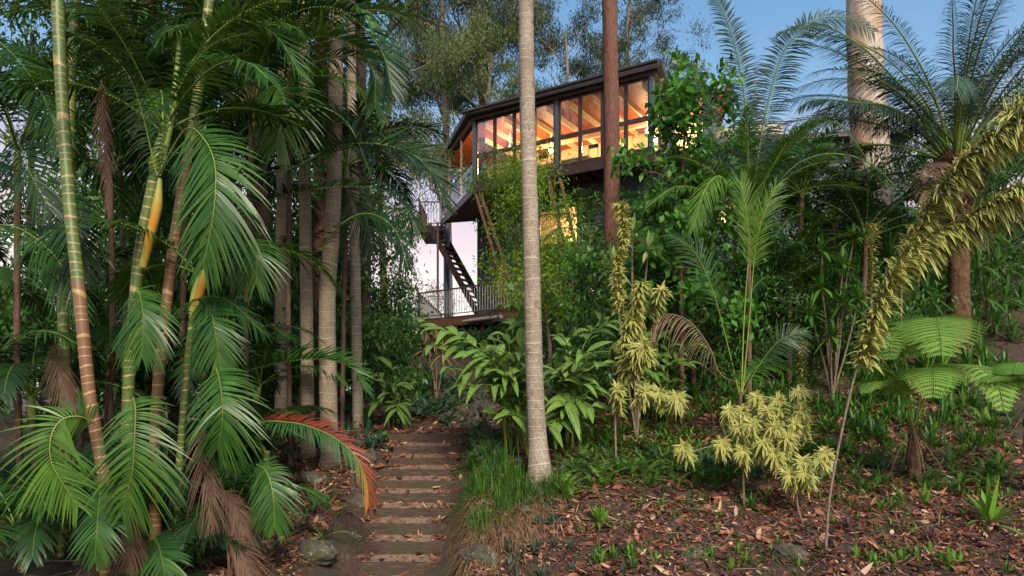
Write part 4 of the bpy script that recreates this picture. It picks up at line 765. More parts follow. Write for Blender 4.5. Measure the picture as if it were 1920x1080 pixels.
palm('slender_palm', 'palm', 'young palm with bare pale leaf stalks standing up behind the yellow striped shrub', [(1388, 760, 11.3), (1390, 735, 11.3)], (.035, .03), BK['brown'], 2, 1.4, seed=62, el=(60, 80), heroes=[
    dict(p=[(1390, 740, 11.3), (1395, 600, 11.2), (1403, 480, 11.1), (1400, 400, 11), (1388, 340, 11)], Lf=.55, droop=.2, vee=15, a0=40, a1=20, start=.62, rad=.016, nl=46, Wl=.016, S=4, tone=.8, tip=.6),
    dict(p=[(1392, 740, 11.3), (1405, 600, 11.2), (1415, 480, 11.1), (1430, 410, 11), (1455, 350, 11)], Lf=.5, droop=.3, vee=15, a0=45, a1=20, start=.6, rad=.016, nl=46, Wl=.016, S=4, tone=.75, tip=.6),
    dict(p=[(1386, 740, 11.3), (1365, 650, 11.2), (1335, 540, 11.1), (1300, 470, 11.1), (1255, 440, 11)], Lf=.5, droop=.3, vee=10, a0=50, a1=20, start=.5, rad=.015, nl=44, Wl=.016, S=4, tone=.4),
    dict(p=[(1393, 740, 11.3), (1420, 690, 11.2), (1460, 640, 11.1), (1510, 620, 11.1)], Lf=.42, droop=.3, vee=10, start=.4, rad=.012, nl=40, Wl=.016, S=4, tone=.3),
    dict(p=[(1388, 720, 11.3), (1350, 700, 11.2), (1330, 650, 11.0), (1290, 600, 10.9), (1240, 590, 10.8), (1220, 620, 10.8)], Lf=.55, droop=.75, vee=-30, a0=70, N=(0, -.3, 1), leaf='dead', start=.25, rad=.010, nl=42, Wl=.010, S=5, tone=.7)])
FP = 'feathery palms crowding in front of the blue grey wing'
for i, (px, py, d, h, L_, n, lf, lab) in enumerate([
    (1480, 600, 14.5, 2.2, 2.0, 11, 'palm', 'bushy fine leaved palm right of the tall plume fronds'),
    (1560, 590, 16, 3.0, 2.2, 12, 'palmdark', 'fine leaved palm in front of the massive pale gum'),
    (1300, 620, 15, 1.8, 1.8, 11, 'palmdark', 'dark fine leaved palm below the round leaved tree'),
    (1620, 600, 14.5, 2.9, 2.1, 13, 'palmdark', 'feathery palm whose fronds cross the lower part of the pale gum trunk'),
    (1500, 600, 15.5, 3.9, 2.1, 13, 'palm', 'tall feathery palm in front of the grey wall of the wing'),
    (1690, 560, 17, 2.0, 2.0, 11, 'palm', 'fine leaved palm between the pale gum and the shaggy palm'),
    (1430, 560, 17, 3.6, 2.2, 12, 'palm', 'taller feathery palm hiding the yellow lit windows'),
    (1230, 560, 18, 2.6, 2.0, 11, 'palm', 'palm fronds just right of the tall red brown gum trunk'),
    (1105, 560, 19, 3.2, 1.8, 9, 'palm', 'small palm hanging its fronds left of the red brown gum trunk'),
    (1880, 520, 19, 2.5, 2.2, 11, 'palmdark', 'palm in the shade at the right edge behind the striped branches')]):
    z = float(Tz((px-960)/F*d, d)); pz = HY-(z-EYE)*F/d; tp = HY-(z+h-EYE)*F/d
    palm('feather_palm', 'palm', lab, [(px, pz, d), (px, (pz+tp)/2, d), (px+3, tp, d)], (.06, .05), BK['brown'], n, L_, lf, seed=70+i, group=FP, el=(15, 82), bend=1.3, Lf=.42, Wl=.028, nl=56, S=3)
# ------------------------------------------------------------------ small trees on the right
tree('round_leaf_tree', 'slim tree with rounded bright green leaves beside the corner of the glazed room', 'tree', [(1278, 640, 13), (1277, 450, 13), (1281, 300, 13), (1290, 170, 13)], (.05, .02), BK['red'], LM['broadmid'], .3, 20, .85, 3600, .17, .10, .25, None, 80, sp=.14, pf='oval', sub=4)
tree('feathery_tree', 'soft light green feathery tree growing in front of the house wall', 'tree', [(1030, 640, 17), (1010, 520, 17), (995, 430, 17), (990, 355, 17)], (.06, .02), BK['twig'], LM['broadlt'], .3, 22, 1.2, 13000, .11, .028, .3, None, 81, sp=.2, az=(2.2, 6.6))
UB = 'leafy shrubs filling the slope below the house'
for i, (px, d, top, bl, nn, ll, lw, lm, lab) in enumerate([
    (1215, 16, 420, .9, 4500, .13, .06, 'broad', 'leafy shrub between the red gum trunk and the round leaved tree'),
    (1340, 18, 330, 1.7, 8000, .13, .06, 'broad', 'dense shrub behind the tall palm plumes'),
    (1470, 19, 340, 1.5, 6500, .12, .05, 'broad', 'dense dark shrub in front of the wing beside the pale gum'),
    (1560, 18, 400, 1.1, 6000, .14, .06, 'broad', 'shrub against the left side of the pale gum'),
    (1745, 19, 350, 1.4, 7000, .2, .05, 'broad', 'shrub with long leaves right of the pale gum'),
    (1870, 22, 300, 2.0, 8000, .16, .06, 'broad', 'shady shrub at the right edge of the picture'),
    (1110, 20, 500, 1.2, 4500, .12, .05, 'broad', 'low shrub in front of the lamp lit space under the house'),
    (1140, 14, 540, .9, 5500, .14, .055, 'broad', 'shrub hiding the foot of the tall red brown gum trunk'),
    (1280, 15, 540, 1.2, 7000, .12, .045, 'broad', 'dark low shrub behind the drooping dry frond'),
    (1450, 15, 520, 1.3, 7000, .13, .04, 'broad', 'dark low shrub behind the bare pale leaf stalks'),
    (1580, 15.5, 560, 1.2, 6000, .15, .045, 'broad', 'dark low shrub behind the single striped stem'),
    (1720, 18, 520, 1.3, 6000, .18, .04, 'broad', 'low shrub behind the tree fern'),
    (1880, 18, 420, 1.0, 3000, .14, .06, 'broad', 'shrub on the bare bank at the right edge'),
    (775, 26, 640, .8, 3500, .12, .045, 'gum', 'grey green shrub against the pale sky at the foot of the deck'),
    (728, 24, 610, 1.0, 5500, .13, .05, 'broad', 'dark shrub between the grove and the deck'),
    (900, 21, 665, .6, 3000, .13, .05, 'broad', 'shrub under the deck behind the striped ginger leaves'),
    (1000, 20, 640, .8, 4000, .13, .05, 'broad', 'shrub behind the middle of the ginger clump'),
    (850, 29.5, 655, 1.2, 6000, .14, .05, 'broad', 'shady shrub filling the space beneath the deck'),
    (700, 17, 640, 1.0, 4500, .16, .06, 'broad', 'dark leafy bush at the foot of the grove')]):
    z = float(Tz((px-960)/F*d, d)); pb = HY-(z-EYE)*F/d
    tree('shrub', lab, 'shrub', [(px, pb, d), (px+U(-8, 8), (pb+top)/2, d), (px, top, d)], (.05, .02), BK['brown'], LM[lm], .05, 16, bl, nn, ll, lw, .4, UB, 90+i, sp=.2, pf='oval', sub=4, tsides=8)
# ------------------------------------------------------------------ leafy stems
def whorls(g, c, n, L_, Wd, droopr=(.3, .9), out=.7, S=4, fold=.15, pf='lance', tone=(.2, .8), upw=.25, mat=0, end=10, lay=False):
    """leaves spiralling round curve c, n leaves, rosette at the end"""
    T = nrm(np.gradient(c, axis=0)); K = len(c); x = np.linspace(0, K-1.001, n); x = np.r_[x, np.full(end, K-1.001)]; m = len(x); i = x.astype(int); f = (x-i)[:, None]
    B = c[i]*(1-f)+c[np.minimum(i+1, K-1)]*f; t = T[i]; a = np.arange(m)*2.4+RNG.normal(0, .3, m)
    ref = np.where(np.abs(t[:, 2:3]) < .9, A_([[0, 0, 1.]]), A_([[1., 0, 0]])); s = nrm(np.cross(t, ref)); b = np.cross(s, t)
    o = np.cos(a)[:, None]*s+np.sin(a)[:, None]*b; w = RNG.uniform(.4, 1.2, m)[:, None]; w[n:] = RNG.uniform(.5, 2.2, (end, 1))
    D = nrm(o*out+t*w*upw*2+A_([0, 0, .05])); NN = nrm(t*.8+A_([0, 0, .4]))
    if lay: D = nrm(o*.75+t*RNG.uniform(.3, 1.1, (m, 1))+A_([0, -.1, -.1])); NN = nrm(o*.9+A_([0, -.25, .6]))
    ribbons(g, B, D, NN, L_*RNG.uniform(.75, 1.15, m), Wd, RNG.uniform(*droopr, m), S, pf, fold, RNG.uniform(*tone, m), mat)
def songplant(label, base, stems, heads, group=None, L_=.20, W_=.032, r=.018):
    b = P(*base); b[2] = min(b[2], float(Tz(b[0], b[1]))+.02); rt = thing('striped_dracaena', tuple(b), label, 'shrub', group); O = b
    g = G()
    for s in stems:
        p = [P(*q) for q in s]; p[0][2] = min(p[0][2], float(Tz(p[0][0], p[0][1]))) if abs(p[0][2]-float(Tz(p[0][0], p[0][1]))) < .5 else p[0][2]
        g.tube(spline(p, 24), np.linspace(r, r*.5, 24), 7, rough=.05)
    g.build('stem', BK['twig'], rt, O)
    for hd in heads:
        c = spline([P(*q) for q in hd[0]], 40); ln = np.linalg.norm(np.diff(c, axis=0), axis=1).sum(); g = G(); k = hd[1] if len(hd) > 1 else 1
        whorls(g, c, max(6, int(ln*165*k)), L_*(hd[2] if len(hd) > 2 else 1), W_, (.1, .85) if len(hd) < 4 else (.3, 1.), end=30, out=.95, S=5, lay=len(hd) > 3); g.build('leaf_spray', LM['song'], rt, O)
def hd(px, py, d, h=60, k=.9, s=1, dx=0): return ([(px+dx, py+h, d+.16), (px, py+h*.4, d+.04), (px+random.uniform(-9, 9), py, d-.12)], k*.8, s)
songplant('tall yellow striped shrub with drooping leaf columns and rosettes right of the grey palm trunk', (1155, 840, 10.9),
    [[(1155, 840, 10.9), (1154, 760, 10.9), (1162, 690, 10.9), (1170, 600, 10.9), (1160, 500, 10.9), (1166, 400, 10.9)], [(1162, 690, 10.9), (1185, 700, 10.8), (1225, 760, 10.7)], [(1170, 640, 10.9), (1190, 620, 10.8), (1198, 560, 10.7)], [(1165, 690, 10.9), (1210, 740, 10.7), (1255, 760, 10.7)]],
    [([(1163, 590, 10.9), (1158, 500, 10.9), (1170, 440, 10.85), (1166, 385, 10.85)], 2.0, .95, 1), ([(1178, 720, 10.9), (1172, 640, 10.85), (1190, 590, 10.8), (1200, 535, 10.7)], 2.6, 1.1, 1), ([(1200, 700, 10.8), (1192, 660, 10.75), (1205, 640, 10.7)], 2, 1.1), hd(1190, 655, 10.7, 60, 1.5, 1.1), hd(1232, 545, 10.7, 50, 1.2, 1, -20), hd(1200, 735, 10.6, 30), hd(1245, 735, 10.6, 30), hd(1268, 745, 10.5, 25), hd(1215, 650, 10.6, 40, 1.2, 1.05), hd(1160, 730, 10.8, 50), hd(1180, 600, 10.9, 60, 1.5)], 'yellow striped shrubs')
songplant('low spreading yellow striped shrub with many rosettes over the leaf litter', (1395, 925, 9.7),
    [[(1395, 925, 9.7), (1393, 860, 9.7), (1395, 790, 9.7)], [(1394, 880, 9.7), (1340, 840, 9.6), (1295, 848, 9.5)], [(1395, 850, 9.7), (1440, 790, 9.7), (1460, 750, 9.7)], [(1524, 1035, 8.9), (1495, 945, 9.2), (1500, 880, 9.4)], [(1440, 790, 9.7), (1490, 780, 9.7), (1505, 740, 9.7)]],
    [hd(*a) for a in ((1392, 770, 9.6, 60), (1425, 745, 9.7, 60), (1465, 750, 9.6, 70), (1500, 735, 9.6, 60), (1380, 800, 9.5, 40), (1415, 795, 9.4, 50), (1450, 800, 9.4, 50), (1485, 795, 9.5, 50), (1430, 830, 9.4, 40), (1395, 845, 9.5, 30), (1352, 832, 9.5, 25), (1290, 838, 9.4, 25), (1460, 850, 9.3, 30), (1500, 865, 9.2, 40), (1530, 860, 9.2, 30), (1545, 850, 9.2, 25), (1490, 890, 9.2, 30), (1515, 885, 9.1, 30), (1510, 770, 9.6, 60), (1375, 770, 9.6, 40), (1440, 770, 9.5, 50), (1470, 820, 9.4, 40))]+[([(1503, 730, 9.9), (1505, 680, 9.9), (1506, 645, 9.9)], 1, .7)], 'yellow striped shrubs', L_=.17, W_=.028)
songplant('long leaning striped shrub whose leafy branches sweep in from the right edge', (1547, 1050, 8.4),
    [[(1547, 1050, 8.4), (1556, 930, 8.45), (1580, 800, 8.5), (1604, 700, 8.5), (1640, 600, 8.4), (1690, 500, 8.2), (1800, 420, 7.8), (1930, 345, 7.2)], [(1690, 490, 8.2), (1740, 400, 8.1), (1790, 320, 7.8), (1850, 262, 7.5), (1940, 210, 7.1)]],
    [([(1618, 690, 8.5), (1632, 620, 8.45), (1652, 560, 8.35), (1680, 505, 8.2), (1705, 470, 8.15)], 1.5, 1.0, 1), ([(1700, 480, 8.2), (1755, 440, 8.0), (1810, 415, 7.8), (1870, 375, 7.5), (1935, 345, 7.2)], 2.0, 1.05, 1), ([(1700, 480, 8.2), (1740, 400, 8.1), (1790, 325, 7.8), (1850, 265, 7.5), (1940, 210, 7.1)], 1.8, 1.05, 1), ([(1880, 225, 7.5), (1905, 210, 7.3), (1925, 200, 7.2)], 1, 1)], 'yellow striped shrubs', L_=.27, W_=.045)
songplant('single upright striped stem in front of the pale gum', (1633, 620, 12.5), [[(1634, 640, 12.5), (1634, 560, 12.5), (1637, 440, 12.5)]], [([(1634, 560, 12.5), (1636, 480, 12.5), (1637, 425, 12.5)], .7, .9)], 'yellow striped shrubs')
songplant('small upright striped stem with sparse leaves further right by the long leaves', (1690, 620, 13), [[(1690, 620, 13), (1690, 520, 13), (1688, 480, 13)]], [([(1690, 530, 13), (1690, 500, 13), (1688, 470, 13)], .6, .6)], 'yellow striped shrubs')
# ------------------------------------------------------------------ ginger
def ginger(label, base, tips, seed, cat='ginger plant'):
    random.seed(seed); b = P(*base); b[2] = float(Tz(b[0], b[1])); rt = thing('shell_ginger', tuple(b), label, cat, 'striped ginger clumps'); O = b
    for (px, py, d, ll) in tips:
        t = P(px, py, d); s = b+A_([U(-.25, .25), U(-.2, .3), -.05]); mid = (s+t)/2+A_([(s[0]-t[0])*.22, 0, .25+.12*np.linalg.norm(t-s)]); c = spline([s, mid, t], 30); T = nrm(np.gradient(c, axis=0))
        g = G(); g.tube(c, np.linspace(.014, .006, 30), 6, 0, .5); cane = g.build('cane', LM['rachis'], rt, O)
        n = 13; x = np.linspace(9, 29, n); i = x.astype(int); h = nrm(T[i]*A_([1, 1, 0])+1e-6); sd = nrm(np.cross(T[i], A_([0, 0, 1.])+RNG.normal(0, .25, 3))); sg = np.where(np.arange(n) % 2, 1, -1)[:, None]
        D = nrm(T[i]*RNG.uniform(.5, 1.0, (n, 1))+sd*sg*.85+RNG.normal(0, .13, (n, 3))+A_([0, 0, .15])+A_([0, -.18, 0])); N = nrm(A_([0, -.5, 1.])+RNG.normal(0, .2, (n, 3)))
        L_ = 1.3*ll*np.interp(np.linspace(0, 1, n), [0, .4, 1], [.75, 1, .8])*RNG.uniform(.85, 1.1, n); g = G()
        ribbons(g, c[i], D, N, L_, L_*.25, RNG.uniform(.25, .75, n), 7, 'lance', .12, np.clip(RNG.normal(.5, .2, n), 0, 1), lift=.03); g.build('leaves', LM['ginger'], rt, O)
ginger('broad striped ginger clump leaning over the stairs left of the grey palm trunk', (975, 830, 11.4), [(800, 605, 11.2, .52), (815, 650, 10.9, .52), (850, 625, 11.6, .5), (850, 690, 10.8, .5), (880, 640, 11.0, .52), (905, 690, 10.7, .5), (930, 650, 10.9, .5), (945, 700, 10.7, .48), (962, 545, 11.7, .48), (975, 600, 11.2, .5), (985, 690, 10.7, .48), (870, 720, 10.6, .45), (960, 780, 10.7, .45), (905, 660, 10.7, .5), (975, 650, 10.9, .5), (840, 620, 11.3, .52), (950, 620, 11.2, .5)], 1)
ginger('striped ginger clump spreading right of the grey palm trunk', (1065, 810, 11.6), [(1045, 625, 12.0, .48), (1080, 620, 11.8, .5), (1125, 600, 12.4, .48), (1060, 640, 11.3, .5), (1100, 660, 11.0, .52), (1140, 600, 12, .5), (1130, 680, 11.0, .48), (1040, 690, 11, .48), (1090, 720, 10.9, .48), (1060, 760, 10.8, .48), (1110, 760, 10.9, .48), (1030, 800, 10.8, .45), (1180, 640, 12, .45), (1075, 700, 11, .5)], 2)
ginger('dark leaved ginger growing between the grey trunk and the round leaved tree', (1240, 800, 12.8), [(1180, 560, 13, .45), (1230, 620, 12.6, .45), (1270, 600, 13, .45), (1290, 680, 12.5, .42), (1220, 700, 12.3, .42), (1180, 720, 12.3, .4), (1310, 640, 13, .42), (1260, 740, 12, .4)], 3)
ginger('young ginger canes above the end of the timber stairs', (745, 800, 14), [(700, 700, 14, .42), (730, 680, 14.2, .4), (770, 720, 13.9, .4), (690, 760, 13.8, .38), (720, 740, 13.7, .4), (745, 770, 13.4, .34)], 4)
# ------------------------------------------------------------------ rosettes, cordylines
def rosette(g, c, n, L_, Wd, el=(10, 85), droop=(.2, .7), S=5, fold=.2, pf='lance', tone=(.3, .8), mat=0):
    a = np.arange(n)*2.4+RNG.normal(0, .2, n)+RNG.uniform(0, 6); e = np.radians(np.linspace(el[0], el[1], n)+RNG.normal(0, 5, n)); D = np.stack([np.cos(e)*np.cos(a), np.cos(e)*np.sin(a), np.sin(e)], 1)
    N = np.stack([-np.sin(e)*np.cos(a), -np.sin(e)*np.sin(a), np.cos(e)], 1); ribbons(g, A_(c)+D*.015, D, N, L_*RNG.uniform(.75, 1.1, n), Wd, RNG.uniform(*droop, n)*np.cos(e), S, pf, fold, RNG.uniform(*tone, n), mat)
def cordyline(label, px, py, d, tips, L_=.4, W_=.07, lm='cordy', cat='cordyline'):
    b = P(px, py, d); b[2] = float(Tz(b[0], b[1])); rt = thing('cordyline', tuple(b), label, cat); g = G()
    for t in tips: g.tube(spline([b-[0, 0, .1], (b+P(*t))/2+A_([U(-.05, .05), 0, 0]), P(*t)], 14), np.linspace(.022, .016, 14), 7)
    g.build('stem', BK['twig'], rt, b)
    for t in tips: g = G(); rosette(g, P(*t), 22, L_, W_, (-25, 85), (.2, .7)); g.build('leaf_head', LM[lm], rt, b)
cordyline('pale edged cordyline with broad upright leaves beside the tall striped column', 1195, 700, 12, [(1185, 440, 11.8), (1215, 470, 11.6), (1150, 500, 11.9)], .42, .085)
cordyline('long leaved cordyline clump to the left of the shaggy palm trunk', 1700, 610, 15.5, [(1700, 430, 15.5), (1740, 400, 15.3), (1670, 480, 15.2), (1720, 500, 15), (1690, 560, 15), (1740, 560, 14.9), (1660, 540, 15), (1715, 610, 14.8)], .6, .07, 'broad')
cordyline('long leaved cordyline clump to the right of the shaggy palm trunk', 1860, 600, 15.5, [(1850, 440, 15.3), (1870, 500, 15.1), (1835, 500, 15.1), (1850, 560, 15), (1885, 560, 15), (1870, 610, 14.9)], .6, .07, 'broad')
cordyline('bushy cordyline with light leaves in front of the wing windows', 1560, 640, 14, [(1540, 470, 13.8), (1580, 500, 13.8), (1600, 450, 14), (1540, 540, 13.6), (1580, 570, 13.6), (1520, 590, 13.6), (1560, 630, 13.5), (1610, 560, 13.6)], .42, .08, 'brom')
cordyline('brown skirted cordyline at the edge of the deck undergrowth', 818, 760, 17, [(818, 640, 17), (800, 655, 17), (830, 665, 16.8)], .5, .05, 'thatch')
# ------------------------------------------------------------------ tree ferns
def bipin(g, pts, N, L0, nl=22, tone=.6, lm=0):
    c = spline(pts, 30); T = nrm(np.gradient(c, axis=0)); h_ = (c[-1]-c[2])*A_([1, 1, 0]); SD = np.broadcast_to(nrm(np.cross(nrm(h_), A_([0, 0, 1.]))), T.shape); NN = np.cross(SD, T); g.tube(c, np.linspace(.014, .004, 30), 5, 1, .4)
    for k in range(nl):
        s = .4+.6*k/nl; i = int(s*29); ll = L0*(math.sin(pi*(.28+.7*(s-.4)/.6))**.7) ; ll = max(ll, .05)
        for sg in (-1, 1):
            d = nrm(T[i]*.35+SD[i]*sg+NN[i]*.1); n_ = NN[i]; m = max(5, int(ll/.024)); tt = (np.arange(m)+.7)/m; ax = c[i]+d*ll*tt[:, None]-A_([0, 0, 1])*(ll*.25*tt**2)[:, None]
            sd = nrm(np.cross(d, n_)); pl = .068*(1-tt**2.2)+.012
            for s2 in (-1, 1): ribbons(g, ax, nrm(sd*s2+d*.45), n_, pl, .023, .12, 2, 'lance', 0, tone+RNG.uniform(-.1, .1), 0)
def treefern(label, base, crown, fr, N0=(0, -.8, .8), L0=.34):
    b = P(*base); b[2] = float(Tz(b[0], b[1])); rt = thing('tree_fern', tuple(b), label, 'tree fern', 'tree ferns on the right bank'); g = G(); cr = P(*crown); g.tube(spline([b-[0, 0, .1], (b+cr)/2, cr], 16), np.linspace(.09, .06, 16), 12, rough=.12)
    g.build('trunk', BK['fibre'], rt, b); g = G(); n = 40; a = RNG.uniform(0, 6.28, n); o = np.stack([np.cos(a), np.sin(a), 0*a], 1); ribbons(g, cr+o*.05-A_([0, 0, 1])*RNG.uniform(0, .2, (n, 1)), nrm(o*RNG.uniform(.5, 1.6, (n, 1))+A_([0, 0, -.6])), o, RNG.uniform(.2, .8, n), .010, .5, 3, 'blade', 0, RNG.random(n)); g.build('dead_skirt', LM['dead'], rt, b)
    for f in fr: g = G(); bipin(g, [cr]+[P(*q) for q in f[0]], f[1] if len(f) > 1 else N0, f[2] if len(f) > 2 else L0, tone=U(.45, .85)); g.build('frond', [LM['fern'], LM['rachis']], rt, b)
treefern('bright green tree fern with two broad fronds held over the brown bank', (1712, 850, 10.2), (1712, 800, 10.1), [
    ([(1738, 690, 10.2), (1745, 612, 10.1), (1752, 596, 9.8), (1760, 628, 9.1), (1764, 668, 8.8)], (0, -.25, 1), .62), ([(1700, 690, 10.2), (1690, 640, 10.1), (1680, 622, 9.8), (1672, 640, 9.4), (1668, 675, 9.1)], (0, -.25, 1), .30), ([(1755, 700, 9.9), (1790, 684, 9.6), (1835, 690, 9.2), (1868, 722, 8.9), (1880, 770, 8.7)], (.2, -.35, 1), .42), ([(1735, 740, 9.9), (1740, 700, 9.7), (1745, 690, 9.3), (1748, 712, 8.9), (1748, 745, 8.7)], (0, -.3, 1), .42),
    ([(1690, 720, 10), (1650, 690, 10), (1590, 690, 10.1)], (0, -.6, 1), .26), ([(1760, 700, 10.1), (1800, 650, 10.1), (1830, 640, 9.9), (1860, 665, 9.6)], (.1, -.3, 1), .36), ([(1690, 735, 9.9), (1650, 715, 9.7), (1620, 735, 9.5)], (0, -.5, 1), .26)])
treefern('tree fern leaning out of the right edge with pale green fronds', (1935, 830, 9.6), (1930, 760, 9.5), [([(1900, 720, 9.3), (1880, 705, 9.0), (1850, 715, 8.8)], (0, -.4, 1), .3), ([(1920, 700, 9.4), (1910, 680, 9.2), (1900, 700, 8.8)], (0, -.3, 1), .4), ([(1950, 700, 9.4), (2000, 690, 9.4), (2040, 740, 9.4)],)])
# ------------------------------------------------------------------ ferns, rosettes and grass on the slope
def small(name, label, cat, px, py, fn, group=None, d0=6.5):
    c = gp(px, py, d0); g = G(); m = fn(g, c-[0, 0, .01]); return tag(g.build(name, m, None, c), label, cat, group)
def swordfern(n=9, L_=.5, lm='fern', up=(35, 80)):
    def f(g, c):
        for k in range(n):
            a = k*2.4+U(-.3, .3); frond(g, arc_pts(c, a, R(U(*up)), L_*U(.8, 1.1), U(.9, 1.6), 6), fixside=(sin(a), -cos(a), 0), nl=30, Lf=.055*L_/.5, Wl=.016*L_/.5, vee=5, droop=.1, start=.08, rad=.004, S=1, a0=80, a1=60, curve_n=14, base=.8, tip=.2)
        return [LM[lm], LM['rachis']]
    return f
def ros(n=16, L_=.2, W_=.035, lm='brom', **k):
    def f(g, c): rosette(g, c, n, L_, W_, **k); return LM[lm]
    return f
def multi(n, sp, inner):
    def f(g, c):
        m = None
        for k in range(n):
            q = c+A_([U(-sp, sp), U(-sp, sp), 0]); q[2] = float(Tz(q[0], q[1])); m = inner(g, q)
        return m
    return f
random.seed(77)
items = [
 ('rosette_plant', 'bright green rosette plant with splayed leaves in front of the grassy tuft', 1125, 985, multi(2, .05, ros(14, .32, .05, tone=(.75, 1)))),
 ('rosette_plant', 'small lime rosette alone in the middle of the bare leaf litter', 1242, 955, ros(12, .17, .03, tone=(.7, 1))),
 ('rosette_plant', 'green and brown rosette below the left end of the striped shrub', 1408, 955, ros(18, .3, .035, tone=(.3, .8))),
 ('rosette_plant', 'lime shoots at the bottom edge right of the bright rosette', 1205, 1045, multi(3, .16, ros(9, .16, .03, tone=(.7, 1)))),
 ('rosette_plant', 'dusky purple rosette between the litter and the bare dracaena stem', 1290, 965, ros(14, .2, .03, 'purple')),
 ('rosette_plant', 'dark purple green rosette right of the leaning bare stem', 1590, 995, ros(16, .24, .035, 'purple')),
 ('rosette_plant', 'purple tinged rosette in the litter under the tree fern', 1745, 1015, ros(16, .22, .035, 'purple')),
 ('rosette_plant', 'bright shoots on the bottom edge between the two right hand rocks', 1690, 1060, ros(11, .24, .04, tone=(.7, 1))),
 ('rosette_plant', 'lime shoots on the bottom edge at the lower right', 1810, 1065, multi(3, .12, ros(9, .17, .04, tone=(.75, 1)))),
 ('rosette_plant', 'small bright shoot beside the foot of the leaning bare stem', 1605, 1050, ros(8, .18, .04, tone=(.7, 1))),
 ('birdsnest_fern', 'bright strappy fern clump with broad lime leaves near the lower right corner', 1855, 985, ros(20, .72, .075, tone=(.75, 1), el=(15, 80), droop=(.3, .9), fold=.08, pf='strap')),
 ('birdsnest_fern', 'narrow lime leaf tuft left of the broad lime fern clump', 1735, 950, ros(5, .36, .05, tone=(.7, .95), el=(60, 88), droop=(.1, .4), pf='strap')),
 ('rosette_plant', 'green leafy plant on the bank at the right edge above the lime fern', 1870, 880, ros(12, .3, .06, tone=(.6, .9))),
 ('rosette_plant', 'blue green strappy plant standing under the right hand fern fronds', 1770, 800, ros(14, .55, .05, 'brom', el=(35, 85), droop=(.1, .4), tone=(.3, .6))),
 ('rosette_plant', 'green rosette right of the leaning bare stem under the fern', 1590, 855, ros(14, .3, .055, tone=(.6, .9))),
 ('rosette_plant', 'dusky low rosette mound on the bottom edge below the dry grass', 1010, 1060, multi(16, .45, ros(16, .2, .028, 'bromdark'))),
 ('rosette_plant', 'dusky mixed rosettes on the bottom edge left of the buried rock', 1160, 1065, multi(5, .25, ros(14, .18, .028, 'bromdark'))),
 ('arrow_leaf_plant', 'blue green arrow leaved plant at the foot of the grassy tuft', 1010, 965, multi(6, .2, ros(5, .2, .09, 'fernblue', el=(20, 60), pf='oval', droop=(.3, .7)))),
 ('sword_fern', 'lime sword fern at the right foot of the grey palm trunk', 1055, 930, multi(2, .12, swordfern(9, .55))),
 ('sword_fern', 'sword fern with upright fronds in the middle of the slope', 1120, 905, multi(2, .15, swordfern(9, .6))),
 ('sword_fern', 'sword fern at the upper edge of the leaf litter', 1210, 900, multi(2, .2, swordfern(9, .5))),
 ('sword_fern', 'sword fern under the left rosette of the low striped shrub', 1300, 890, multi(2, .2, swordfern(9, .5))),
 ('sword_fern', 'pale green fern beside the fourth timber step on the right', 880, 895, swordfern(6, .35)),
 ('sword_fern', 'fern tucked between the top step and the ginger leaves', 895, 820, swordfern(9, .55)),
 ('sword_fern', 'small fern touching the uppermost steps on the right', 870, 850, swordfern(6, .35)),
 ('sword_fern', 'bluish fern among the rocks left of the stairs', 590, 960, swordfern(7, .4, 'fernblue')),
 ('sword_fern', 'single long pale fern frond beside the lowest left rock', 605, 1010, swordfern(3, .5, 'fern')),
 ('sword_fern', 'fern sprouting at the left bottom by the mossy boulder', 640, 965, swordfern(3, .3)),
 ('sword_fern', 'bright fern at the right edge above the litter bank', 1845, 800, swordfern(8, .55)),
 ('leafy_plant', 'yellow green broad leaves beside the top steps on the left', 715, 830, ros(7, .3, .12, 'brom', el=(20, 75), pf='oval', tone=(.7, 1))),
 ('leafy_plant', 'broad leaved plant between the thick grove trunk and the landing', 690, 800, ros(12, .55, .13, 'brom', el=(30, 85), tone=(.3, .6))),
 ('leafy_plant', 'upright blue green leaves at the left of the landing', 760, 800, ros(10, .5, .1, 'fernblue', el=(30, 85))),
]
for nm, lab, px, py, fn in items: small(nm, lab, nm.replace('_', ' '), px, py, fn)
random.seed(5)
def scatter(name, cat, n, poly, fn, variants=6, d0=6.5):
    """ground cover nobody could count: one object"""
    g = G(); m = None; (x0, y0, x1, y1) = poly
    for k in range(n):
        c = gp(U(x0, x1), U(y0, y1), d0); m = fn(g, c-[0, 0, .02])
    return g, m
def cover(name, label, cat, parts):
    g = G(); m = None
    for n, (x0, y0, x1, y1), fn in parts:
        for k in range(n): m = fn(g, gp(U(x0, x1), U(y0, y1))-[0, 0, .02])
    return kind(tag(g.build(name, m), label, cat), 'stuff')
cover('undergrowth', 'glossy green rosettes massed over the slope under the shrubs', 'ground cover', [(95, (1160, 740, 1420, 885), ros(18, .32, .04, tone=(.3, 1), el=(-5, 60))), (50, (1040, 790, 1200, 890), ros(18, .32, .036, tone=(.3, 1), el=(-5, 60))), (44, (1500, 720, 1660, 880), ros(18, .34, .042, tone=(.3, 1), el=(-5, 60))), (36, (1600, 690, 1720, 850), ros(14, .35, .04, tone=(.2, .8))), (36, (1740, 730, 1915, 840), ros(14, .4, .045, tone=(.3, .8))), (30, (1300, 700, 1560, 800), ros(14, .35, .05, tone=(.1, .5))), (26, (1500, 590, 1700, 700), ros(14, .5, .08, tone=(.1, .6))), (16, (1250, 660, 1420, 760), ros(12, .4, .06, tone=(.1, .5)))])
